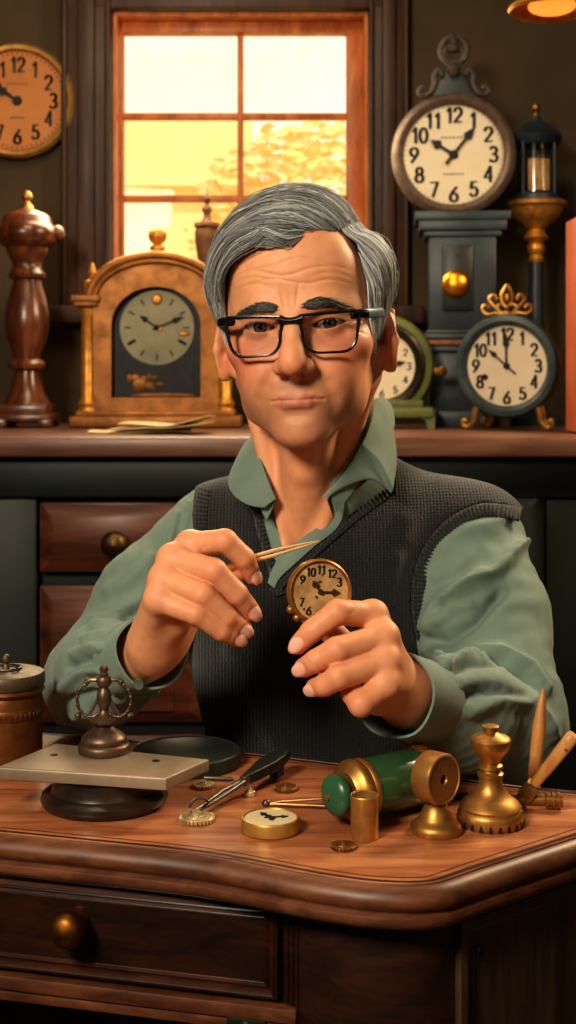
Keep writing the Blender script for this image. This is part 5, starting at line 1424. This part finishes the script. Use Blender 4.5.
# dense under layer so the scalp does not show
ph=np.linspace(-128,128,120); yy=np.linspace(0,1,60)
A,Y=np.meshgrid(ph,yy,indexing='ij'); Yv=lerp(A,PH,YF)+.0015+(.1095-lerp(A,PH,YF))*Y
G=hsurf(A,Yv,.30*np.clip(Y*9,0,1)*np.clip((128-np.abs(A))/14,.05,1)); G=pushout(G,np.zeros(A.shape)+.0006); nA,nY=A.shape
ii=np.arange(nA-1)[:,None]*nY+np.arange(nY-1)[None]; Fc=np.stack([ii,ii+1,ii+nY+1,ii+nY],-1).reshape(-1,4)
cap_c=np.tile(np.array((.055,.054,.052)),(nA*nY,1))*(1+.4*np.sin(A.ravel()*1.7+Yv.ravel()*300)[:,None]*.3)
UV=toW(G.reshape(-1,3))-PL
hair=strand_mesh(SG,'hair',HAIRM,person)
np_obj('hair_underlayer',UV,Fc,HAIRM,hair,cap_c)
EARS=True
# eyebrows
for sx in (-1,1):
    n=340; u=rng.uniform(0,1,n); k=6; t=np.linspace(0,1,k)
    bx=.0120+.034*u+rng.normal(0,.0012,n); arch=.0142+.0046*np.sin(PI*np.clip(u*.80+.10,0,1))-.004*u+ (0.0012 if sx>0 else 0)
    hw=.0050*(1-.5*u)*np.clip(.45+u*4,0,1)
    z0=arch+rng.uniform(-1,1,n)*hw
    yb=-(.0935-.0030*u-.020*u**2.3)
    dx=(.007+.003*rng.uniform(0,1,n)); dz=.0026-.0040*u+rng.normal(0,.0006,n)
    P=np.stack([sx*(bx[:,None]+dx[:,None]*t),yb[:,None]-.0022*np.sin(PI*t)[None]+.0045*t[None]**2*u[:,None]*1.5,z0[:,None]+dz[:,None]*t],-1)
    # snap to the brow surface
    Wp=toW(P.reshape(-1,3)).astype(F4); d_=sdf_head(Wp); Lp=P.reshape(-1,3).copy(); Lp[:,1]+=d_*1.0; Wp=toW(Lp).astype(F4); d_=sdf_head(Wp); Lp[:,1]+=d_
    P=Lp.reshape(n,k,3); P[:,:,1]-=.0002+.0016*np.sin(PI*(.15+.75*t))[None]*rng.uniform(.4,1,n)[:,None]
    b=np.clip(.05+.14*rng.beta(1,2.5,n),0,1); C=np.stack([b,b*.92,b*.86],-1)
    strand_mesh([(P,np.full((n,k),.00048)*np.interp(t,[0,.3,1],[.8,1,.2])[None],C)],'eyebrow',HAIRM,body)

# ================================================================== eyeglasses
gl=thing('eyeglasses','black rectangular framed eyeglasses with teal grey temples worn by the seated man','glasses',tuple(toW((0,-.10,.0))))
GLo=np.array(gl.location)
FRM=m_paint('black acetate',rgb(22,23,25),.22,rgb(14,15,17),20,.02); TEAL=m_paint('teal grey acetate',rgb(84,118,120),.4,rgb(70,100,104),20,.02)
def gy(x): return -.1015+2.6*x*x      # wrap of the front
def lens_outline(sx,n=9):
    c=[(.0092,.0070),(.0565,.0085),(.0585,.0030),(.0560,-.0175),(.0490,-.0250),(.0200,-.0250),(.0125,-.0180)]
    rad=[.004,.004,.004,.008,.006,.007,.007]
    pts=[]
    m=len(c)
    for i in range(m):
        a=Vector(c[i-1]);b=Vector(c[i]);d=Vector(c[(i+1)%m]); r=rad[i]
        p=b+(a-b).normalized()*min(r,(a-b).length*.45); q=b+(d-b).normalized()*min(r,(d-b).length*.45)
        for k in range(n): 
            t=k/(n-1); pts.append(p*(1-t)**2+b*2*t*(1-t)+q*t*t)
    return [(sx*p.x,gy(p.x),p.y) for p in pts]
def toG(P): return [tuple(np.array(toW(np.array(p)))-GLo) for p in P]
upv=tuple(RH@np.array((0,-1,0)))
s=MB()
for sx in (-1,1):
    out=lens_outline(sx); n=len(out)
    cx=sum(p[0] for p in out)/n; cz_=sum(p[2] for p in out)/n
    V=[];F=[]
    for p in out:
        dx,dz=p[0]-cx,p[2]-cz_; l=math.hypot(dx,dz); dx,dz=dx/l,dz/l
        top=.0043 if dz>.2 else .0026
        for (o_,y_) in [(0,.0016),(0,-.0016),(top*.5,-.0020),(top,-.0014),(top,.0016)]:
            V.append((p[0]+dx*o_,gy(p[0])+y_,p[2]+dz*o_))
    for i in range(n):
        for k in range(5): F.append((i*5+k,i*5+(k+1)%5,((i+1)%n)*5+(k+1)%5,((i+1)%n)*5+k))
    s.add(toG(V),F)
    s.tube(toG([(sx*.054,gy(.054),.0065),(sx*.0605,gy(.0605)+.002,.0068),(sx*.0665,gy(.064)+.008,.0068)]),[.0042,.0044,.0040],10)
s.tube(toG([(-.0100,gy(.0098),.0055),(-.005,gy(0)-.0008,.0040),(0,gy(0)-.001,.0036),(.005,gy(0)-.0008,.0040),(.0100,gy(.0098),.0055)]),[.0044,.0036,.0034,.0036,.0044],10)
s.build('frame',FRM,gl)
LENS=m_glass('spectacle lens',(.985,.99,.99,1),.0,.035)
for sx in (-1,1):
    out=lens_outline(sx); s=MB(); n=len(out)
    V=[(p[0],p[1]-.0004,p[2]) for p in out]+[(p[0],p[1]+.0008,p[2]) for p in out]
    s.add(toG(V),[tuple(range(n)),tuple(range(2*n-1,n-1,-1))]+[(i,(i+1)%n,(i+1)%n+n,i+n) for i in range(n)]); s.build('lens',LENS,gl)
for sx in (-1,1):
    s=MB(); P=[(sx*.0660,gy(.064)+.006,.0068),(sx*.0740,-.055,.0075),(sx*.0790,-.015,.0090),(sx*.0800,.010,.0110),(sx*.0800,.024,.006),(sx*.0790,.032,-.010)]
    s.tube(toG([tuple(v) for v in spline(P,6)]),.0017,12,flat=2.6,up=(0,0,1)); tm=s.build('temple',TEAL,gl)
s=MB()
for sx in (-1,1):
    s=MB(); s.ball(toG([(sx*.0115,-.0955,-.0080)])[0],(.0016,.0028,.0048),seg=14,rings=10); s.build('nose_pad',CLEAR,gl)
# ================================================================== clothes
def m_cloth(name,c,weave=900,rough=.85,bs=.35,c2=None):
    m,nt,b=nmat(name)
    v=coords(nt); n=noise(nt,v,14,5,.6)
    r=ramp(nt,n.outputs[0],[(.3,c2 or tuple(x*.82 for x in c[:3])+(1,)),(.7,c)])
    nt.links.new(r.outputs[0],b.inputs['Base Color']); setp(b,Roughness=rough,Specular_IOR_Level=.25,Sheen_Weight=.18,Sheen_Roughness=.5)
    n2=noise(nt,v,weave*.7,3,.7); bump(nt,b,n2.outputs[0],bs*1.5,.0009); return m
SHIRT=m_cloth('sage green cotton',rgb(126,146,134),900,.85,.3,rgb(106,126,116))
def m_knit(name,c,rib=False):
    m,nt,b=nmat(name)
    v=coords(nt); 
    w1=nt.nodes.new('ShaderNodeTexWave'); w1.bands_direction='X'; w1.inputs['Scale'].default_value=90; w1.inputs['Distortion'].default_value=2.4; w1.inputs['Detail'].default_value=2; w1.inputs['Detail Scale'].default_value=3
    w2=nt.nodes.new('ShaderNodeTexWave'); w2.bands_direction='Z'; w2.inputs['Scale'].default_value=115; w2.inputs['Distortion'].default_value=4.0; w2.inputs['Detail'].default_value=2; w2.inputs['Detail Scale'].default_value=3
    nt.links.new(v,w1.inputs['Vector']); nt.links.new(v,w2.inputs['Vector'])
    n=noise(nt,v,420,4,.7)
    m0=nt.nodes.new('ShaderNodeMath'); m0.operation='MULTIPLY_ADD'; nt.links.new(w2.outputs['Fac'],m0.inputs[0]); m0.inputs[1].default_value=.45; nt.links.new(w1.outputs['Fac'],m0.inputs[2])
    mx=nt.nodes.new('ShaderNodeMath'); mx.operation='MULTIPLY'; nt.links.new(m0.outputs[0],mx.inputs[0]); nt.links.new(n.outputs[0],mx.inputs[1])
    r=ramp(nt,mx.outputs[0],[(.08,tuple(x*.5 for x in c[:3])+(1,)),(.60,tuple(x*1.35 for x in c[:3])+(1,))])
    nt.links.new(r.outputs[0],b.inputs['Base Color']); setp(b,Roughness=.95,Specular_IOR_Level=.15,Sheen_Weight=.25,Sheen_Roughness=.6)
    bp_=bump(nt,b,mx.outputs[0],.7,.0016); return m
KNIT=m_knit('charcoal knit',rgb(29,31,32)); RIB=m_knit('charcoal rib knit',rgb(34,36,37))
EL=HANDS[0]['E']; WL=HANDS[0]['W']; KL=HANDS[0]['K']; ER=HANDS[1]['E']; WR=HANDS[1]['W']; KR=HANDS[1]['K']
SL=[(-.078,1.415,.938),tuple(EL*.5+np.array((-.078,1.415,.938))*.5+np.array((-.008,-.01,.006))),tuple(EL+np.array((.0,.005,0))),tuple(EL*.45+KL*.55+np.array((-.006,0,0))),tuple(KL*.75+WL*.25)]
SLr=[.050,.049,.047,.043,.0345]
SR=[(.180,1.380,.925),(.192,1.325,.862),tuple(ER+np.array((.002,.0,.004))),tuple(ER*.52+WR*.48+np.array((0,.0,-.001))),tuple(ER*.14+WR*.86)]
SRr=[.063,.0650,.056,.047,.0345]
# fold ridges: photo polylines (col,row), amplitude m, width px
FOLDS_R=[([(452,602),(470,588),(497,572),(520,545)],.0085,6),([(425,625),(436,606),(455,596),(480,575)],.005,6),([(420,575),(440,548),(468,530),(500,522)],.0045,8),
 ([(436,656),(447,668),(470,655),(500,652),(530,668),(545,690)],.0065,6),([(440,690),(470,680),(500,682),(530,700),(550,722)],.0035,9),([(470,712),(500,700),(530,704),(552,735)],.0045,7),
 ([(425,650),(432,625),(450,612),(470,606)],.004,5)]
GROOVE_R=[([(430,640),(445,640),(475,622),(500,595)],.0075,6),([(445,676),(470,664),(505,662),(530,680)],.0045,4),([(433,585),(455,575),(480,555)],.004,6),([(452,700),(480,690),(520,698)],.0035,4)]
FOLDS_L=[([(75,655),(95,648),(112,650),(122,660)],.0055,5),([(60,690),(80,672),(100,668),(118,676)],.005,5),([(95,620),(115,612),(140,600)],.004,6),([(110,590),(130,580),(150,560)],.0035,7),
 ([(190,505),(182,530),(180,560)],.0035,4),([(178,515),(170,540),(166,565)],.003,4),([(60,720),(85,712),(110,716)],.004,6),([(140,628),(120,622),(100,632),(86,640)],.004,5),([(150,690),(165,700),(180,690)],.004,6)]
GROOVE_L=[([(70,668),(92,660),(112,664)],.0045,4),([(66,702),(90,694),(116,698)],.004,5),([(184,515),(176,545),(172,570)],.003,3),([(88,630),(112,628),(135,615)],.0035,4)]
def foldamt(p,folds,grooves):
    px,py=toPx(p); o=np.zeros(len(p),F4)
    for L_,a,w in folds: o+=1.5*a*np.exp(-(line2(px,py,L_)/w)**2)
    for L_,a,w in grooves: o-=1.5*a*np.exp(-(line2(px,py,L_)/w)**2)
    return o
def sdf_sleeve(p,C,Rr):
    return chain(p,C,Rr,.02)
def sleeve_cut(p,E,W,f):
    ax=(W-E)/np.linalg.norm(W-E); c=E+(W-E)*f
    return (p-c.astype(F4))@ax.astype(F4)
def sdf_shirt(p):
    d=torso(p)
    a=np.maximum(sdf_sleeve(p,SL,SLr),sleeve_cut(p,KL,WL,.35)); b=np.maximum(sdf_sleeve(p,SR,SRr),sleeve_cut(p,ER,WR,.84))
    a+=.0016*fbm(p,85,4).astype(F4); b+=.0016*fbm(p,75,5).astype(F4)
    d=smin(smin(d,a,.012),b,.012)
    d=np.where(p[:,1]<1.40,smax(d,-cutcone(p,VOPEN),.002),d)
    neck=cap(p,(.034,1.372,1.002),NT,.0565,.0565); d=np.maximum(d,-neck)
    return np.maximum(d,.50-p[:,2])
V,F=nets(sdf_shirt,(-.30,1.08,.48),(.36,1.54,1.06),.0024); V=relax(V,F,2)
N=vnorm(V,F); Vc=V-np.array((0,0,CZ),F4); fr=np.clip(-(N*Vc/np.linalg.norm(Vc,axis=1,keepdims=True)).sum(1)*2.5+.2,0,1)
left=V[:,0]<.03
am=np.where(left,foldamt(V,FOLDS_L,GROOVE_L),foldamt(V,FOLDS_R,GROOVE_R))*fr
# keep the chest smooth
chest=np.clip((np.minimum(sdf_sleeve(V,SL,SLr),sdf_sleeve(V,SR,SRr))-.006)/.006,0,1)
V=V+N*(am*(1-chest))[:,None]; V=relax(V,F,1)
shirt=np_obj('shirt',V-PL,F,SHIRT,person)
# cuffs: open bands round the wrists
def cuff(E,W,rad,f0,L_,parent,squash,seam):
    ax=Vector((W-E)/np.linalg.norm(W-E)); c=Vector(E+(W-E)*f0)
    M=align(c,ax)@Matrix.Diagonal((squash[0],squash[1],1,1))
    r=rad; t=.0022
    s=MB(); prof=[(r*.97,0),(r*1.0,.003),(r*1.01,L_*.5),(r*1.02,L_-.006),(r*1.018,L_-.0045),(r*1.022,L_-.003),(r*1.015,L_),(r*1.015-t,L_),(r*1.0-t*1.2,L_*.5),(r*.95-t,0)]
    s.lathe(prof,72,M,closed=True)
    V=[]
    for i,v in enumerate(s.v):
        q=M.inverted()@v; a=math.atan2(q.y,q.x)
        s.v[i]=M@Vector((q.x*(1+.03*math.sin(2*a+1)+.015*math.sin(5*a)),q.y*(1+.03*math.sin(2*a+1)+.015*math.sin(5*a)),q.z+.003*math.sin(2*a+.5)))
    return s
for E,W,rad,f0,L_,sq in ((KL,WL,.0340,.05,.050,(1.02,.98)),(ER,WR,.0355,.79,.056,(1.0,1.0))):
    s=cuff(E,W,rad,f0,L_,shirt,sq,0); s.v=[v-Vector(PL) for v in s.v]; s.build('cuff',SHIRT,shirt,ang=60)
bt_=MB()
for (px,py,D) in ((139,684,1.137),):
    p_=U(px,py,D)-Vector(PL); s=MB(); s.lathe([(0,0),(.0046,0),(.0050,.0008),(.0046,.0018),(.0034,.0014),(0,.0012)],24,align(p_,(-.25,-.9,-.2))); s.build('cuff_button',m_paint('grey button',rgb(96,104,96),.4),shirt)
# ---- ray marching onto a surface from the viewpoint of the tailor's chalk marks
def hit(f,P,D0=1.12,off=0.0):
    P=np.array(P,float); D=np.full(len(P),D0)
    dirs=np.stack([(P[:,0]-CX)/FPX,np.ones(len(P)),-(P[:,1]-HY)/FPX],1)
    for _ in range(60):
        q=dirs*D[:,None]; q[:,2]+=CZ
        D=D+.7*(f(q.astype(F4))-off)/np.linalg.norm(dirs,axis=1)
        D=np.minimum(D,1.435)
    q=dirs*D[:,None]; q[:,2]+=CZ; return q
def patch(rows,nv,nu,thick,name,mat,parent,bulge=0.0):
    """rows: list of equal length 3-D point lists; smooth surface with thickness"""
    R_=[[Vector(p) for p in spline(r,max(1,nv//(len(r)-1)))] for r in rows]
    m=len(R_[0]); cols=[spline([R_[i][j] for i in range(len(R_))],nu) for j in range(m)]
    n=len(cols[0]); G=np.array([[tuple(cols[j][i]) for j in range(m)] for i in range(n)])
    du=np.gradient(G,axis=0); dv=np.gradient(G,axis=1); Nn=np.cross(du,dv); Nn/=np.maximum(np.linalg.norm(Nn,axis=2,keepdims=True),1e-9)
    if (Nn[...,1].mean())>0: Nn=-Nn
    vv=np.linspace(0,1,m)[None,:,None]
    top=G+Nn*(thick*.5+bulge*np.sin(PI*vv)); bot=G-Nn*(thick*.5-bulge*np.sin(PI*vv))
    V=np.concatenate([top.reshape(-1,3),bot.reshape(-1,3)]); o=n*m; Fq=[]
    for i in range(n-1):
        for j in range(m-1):
            a=i*m+j; Fq.append((a,a+1,a+m+1,a+m)); Fq.append((o+a,o+a+m,o+a+m+1,o+a+1))
    rim=[j for j in range(m)]+[i*m+m-1 for i in range(1,n)]+[(n-1)*m+j for j in range(m-2,-1,-1)]+[i*m for i in range(n-2,0,-1)]
    for a,b in zip(rim,rim[1:]+rim[:1]): Fq.append((a,a+o,b+o,b))
    s=MB(); s.add(V-PL,Fq); return s.build(name,mat,parent,ang=50)
def UU(L_): return [U(*q) for q in L_]
# collar leaves (fold edge -> outer edge), from the back of the neck to the front
patch([UU([(384,398,1.40),(390,409,1.42),(394,425,1.425)]),
       UU([(375,400,1.345),(385,412,1.372),(393,431,1.375)]),
       UU([(371,420,1.305),(384,436,1.325),(396,458,1.334)]),
       UU([(363,442,1.283),(379,460,1.293),(393,484,1.302)]),
       UU([(361,446,1.280),(376,465,1.290),(391.5,492,1.298)]),
       UU([(358,452,1.278),(372,468,1.288),(387,489,1.296)]),
       UU([(344,474,1.270),(356,475,1.276),(368,479,1.280)]),
       UU([(323,497,1.268),(328,494,1.270),(334,492,1.272)])],10,8,.0022,'collar_leaf',SHIRT,shirt,.002)
patch([UU([(300,420,1.42),(288,432,1.43),(276,446,1.43)]),
       UU([(262,428,1.375),(250,444,1.38),(238,466,1.375)]),
       UU([(258,440,1.335),(243,458,1.335),(229,481,1.325)]),
       UU([(262,462,1.300),(248,478,1.298),(234,495,1.296)]),
       UU([(268,480,1.285),(258,492,1.284),(249,505,1.284)]),
       UU([(276,499,1.277),(270,504,1.277),(265,508,1.277)])],10,8,.0022,'collar_leaf',SHIRT,shirt,.002)
# collar stand inside the leaves
patch([UU([(372,404,1.36),(374,420,1.36),(374,440,1.36)]),UU([(366,426,1.315),(368,444,1.313),(368,462,1.312)]),UU([(352,456,1.284),(354,472,1.283),(356,486,1.285)]),UU([(330,486,1.272),(332,500,1.274),(336,512,1.28)])],8,8,.002,'collar_stand',SHIRT,shirt)
patch([UU([(259,436,1.345),(257,450,1.345),(254,466,1.345)]),UU([(263,462,1.306),(260,474,1.306),(256,488,1.306)]),UU([(270,484,1.286),(266,496,1.287),(261,508,1.290)]),UU([(276,500,1.279),(272,510,1.282),(267,520,1.286)])],8,8,.002,'collar_stand',SHIRT,shirt)
# front plackets lying on the chest
def onshirt(L_,off): return [tuple(q) for q in hit(torso,L_,off=off)]
patch([onshirt([(322,499),(330,496),(340,492)],.006),onshirt([(326,510),(334,510),(344,508)],.008),onshirt([(323,522),(330,525),(337,528)],.0095),onshirt([(304,537),(309,541),(315,546)],.0105),onshirt([(285,551),(290,557),(296,563)],.0105),onshirt([(272,570),(276,574),(280,578)],.0105),onshirt([(268,583),(271,585),(275,588)],.0100)],8,8,.002,'placket',SHIRT,shirt,.0012)
patch([onshirt([(276,499),(266,506),(256,514)],.003),onshirt([(278,520),(268,524),(258,528)],.003),onshirt([(283,545),(275,549),(266,552)],.003),onshirt([(283,562),(276,566),(270,570)],.003)],8,8,.002,'placket',SHIRT,shirt,.0012)
# ---- knitted vest
NECKV=[(226,462),(231,484),(250,509),(257,532),(266,562),(276,596),(292,580),(312,561),(354,524),(392,496),(396,456),(400,428),(404,400),(300,380),(226,420)]
ARMR=[(529,512),(505,505),(482,503),(458,512),(438,527),(422,549),(413,575),(410,602),(416,640),(424,690),(430,860),(640,860),(640,505)]
ARML=[(197,474),(193,500),(191,525),(193,555),(196,590),(184,602),(-40,606),(-40,470)]
def sdf_vest0(p):
    d=torso(p)
    d=smin(d,sph(p,(.182,1.385,.928),.0560),.03)
    d=smin(d,sph(p,(-.070,1.412,.935),.0500),.02)
    return d-.0065
def sdf_vest(p):
    d=sdf_vest0(p); d=np.maximum(d,-(d+.0050))
    d=np.where(p[:,1]<1.405,smax(d,-cutcone(p,NECKV),.002),d)
    d=smax(d,-cutcone(p,ARMR),.002); d=smax(d,-cutcone(p,ARML),.002)
    neck=cap(p,(.036,1.385,.93),(.030,1.375,1.10),.066,.07); d=np.maximum(d,-neck)
    return np.maximum(d,.52-p[:,2])
V,F=nets(sdf_vest,(-.20,1.22,.50),(.30,1.54,1.06),.0022); V=relax(V,F,2)
px,py=toPx(V); N=vnorm(V,F); am=np.zeros(len(V),F4)
for L_,a,w in [([(240,560),(236,600),(232,650)],.003,9),([(395,560),(380,600),(372,650)],.004,10),([(405,520),(396,560),(392,600)],.003,8),([(330,640),(345,690),(350,740)],.003,12),([(250,680),(262,720),(280,750)],.003,10),([(440,470),(420,500),(408,540)],.003,10)]:
    am+=a*np.exp(-(line2(px,py,L_)/w)**2)
V=V+N*(am*np.clip(-N[:,1]*2,0,1))[:,None]
vest=np_obj('vest',V-PL,F,KNIT,person)
def ribband(path,width,side,name,per=.0044):
    """ribbed edging along a chalk line; side = +1/-1 which way the band lies"""
    P=[Vector((x,y,0)) for x,y in path]; S=spline(P,10); n=len(S); pts=np.array([(q.x,q.y) for q in S])
    tg=np.gradient(pts,axis=0); tg/=np.linalg.norm(tg,axis=1,keepdims=True); nr=np.stack([-tg[:,1],tg[:,0]],1)*side
    # resample finely
    seg=np.r_[0,np.cumsum(np.linalg.norm(np.diff(pts,axis=0),axis=1))]; m=int(seg[-1]*1.3)
    u=np.linspace(0,seg[-1],m); pts=np.stack([np.interp(u,seg,pts[:,k]) for k in (0,1)],1); nr=np.stack([np.interp(u,seg,nr[:,k]) for k in (0,1)],1)
    W_=7; rows=[]
    for j in range(W_+2):
        t=min(max((j-.5)/W_,-.02),1.0) if 0<j<W_+1 else (0 if j==0 else 1)
        q=pts+nr*(t*width)
        lift=-.004 if j in (0,W_+1) else .0022*math.sin(PI*(.12+.76*t))+.0010
        rib=.0011*np.sin(2*PI*(u/FPX*1.3)/per)*(0 if j in (0,W_+1) else 1)
        H_=hit(sdf_vest0,q,1.15,off=0.0); 
        d_=-H_/np.linalg.norm(H_-np.array((0,0,CZ)),axis=1,keepdims=True)
        cam_=np.array((0,0,CZ))-H_; cam_/=np.linalg.norm(cam_,axis=1,keepdims=True)
        rows.append(H_+cam_*(lift+rib)[:,None])
    G=np.stack(rows,1); mm=G.shape[1]
    i=np.arange(m-1)[:,None]*mm+np.arange(mm-1)[None]; Fq=np.stack([i,i+mm,i+mm+1,i+1],-1).reshape(-1,4)
    return np_obj(name,G.reshape(-1,3)-PL,Fq,RIB,vest)
ribband([(231,484),(250,509),(257,532),(266,562),(276,596)],-9,1,'neck_ribbing')
ribband([(276,596),(292,580),(312,561),(354,524),(392,496)],-10,1,'neck_ribbing')
ribband([(522,507),(505,504),(482,503),(458,512),(438,527),(422,549),(413,575),(411,602),(416,640)],-15,1,'armhole_ribbing')
ribband([(198,486),(194,502),(192,525),(194,555),(197,590)],-15,-1*-1,'armhole_ribbing')

# ================================================================== held things
c=U(319,592,1.0915)
wt=thing('pocket_watch','round brown brass watch with a worn dial held up in the left hand','watch',tuple(c))
Mw=align((0,0,0),(-.22,-.97,.12))@R(0,'Z')
# orient so that 12 o'clock is up with a slight tilt
zdir=Vector((.24,-.95,.14)).normalized(); up=Vector((.10,0,1)); up=(up-zdir*up.dot(zdir)).normalized(); xr=up.cross(-zdir)*-1
xr=(-zdir).cross(up).normalized()*-1
xr=up.cross(zdir).normalized()
Mw=Matrix(((xr.x,-zdir.x,up.x,0),(xr.y,-zdir.y,up.y,0),(xr.z,-zdir.z,up.z,0),(0,0,0,1)))   # local x right, -y to the viewer, z up
rw=.0272
CASEW=m_metal('brown brass case',rgb(176,124,66),.4,.55,metal=.7)
s=MB(); s.lathe([(0,-.007),(rw*.86,-.007),(rw*.97,-.005),(rw,-.001),(rw,.003),(rw*.98,.0055),(rw*.93,.0068),(rw*.88,.0055),(rw*.86,.0035),(0,.0035)],64,Mw@MY); s.build('case',CASEW,wt)
s=MB(); s.lathe([(0,.0034),(rw*.87,.0034),(rw*.87,.0040),(0,.0040)],56,Mw@MY); s.build('dial',m_paint('worn tan dial',rgb(198,164,112),.55,rgb(150,112,66),70,.05),wt)
s=MB(); numerals(s,rw*.66,rw*.25,['11','12','3','','','','','6','7','','9','10'],-.0043,thick=.24,thin=.13)
s.v=[Mw@v for v in s.v]; s.build('numerals',INK,wt)
s=MB(); rnd=random.Random(3)
for k in range(9):
    a=rnd.uniform(0,6.28); q=rw*rnd.uniform(.15,.8); s.ball((math.cos(a)*q,-.0041,math.sin(a)*q),(rw*rnd.uniform(.02,.06),.0004,rw*rnd.uniform(.02,.05)),Mw,seg=8,rings=6)
s.build('dial_wear',m_paint('worn pits',rgb(70,44,24),.7),wt)
s=MB(); hand_shape(s,88,rw*.62,rw*.10,-.0050,.1); hand_shape(s,-40,rw*.42,rw*.10,-.0056,.1); s.lathe([(0,0),(rw*.09,0),(rw*.06,.002),(0,.002)],16,T(0,-.005,0)@MY); s.v=[Mw@v for v in s.v]; s.build('clock_hand',m_paint('brown hand',rgb(58,34,18),.5),wt)
s=MB()
for a in (232,214): 
    q=(math.cos(math.radians(a))*rw*1.02,.001,math.sin(math.radians(a))*rw*1.02); s.ball(q,(.0035,.0035,.0035),Mw,seg=12,rings=8)
s.build('crown_lug',CASEW,wt)
tw=thing('tweezers','slender pale brass tweezers held between finger and thumb of the right hand','tweezers',tuple(U(240,562,1.134)))
o0=Vector(tw.location); t1=U(319,541,1.128)-o0
TWM=m_metal('pale brass tweezer',rgb(226,188,136),.4,.75,metal=.5)
for sgn in (-1,1):
    s=MB(); nrm=Vector((.3,.1,.95))
    s.tube([Vector((-.012,0,-.005))+nrm*.0002*sgn,t1*.15+nrm*.0022*sgn,t1*.45+nrm*.0024*sgn,t1*.8+nrm*.0012*sgn,t1+nrm*.0003*sgn],[.0016,.0018,.0016,.0010,.0004],8,up=(0,1,0),flat=.6); s.build('arm',TWM,tw)
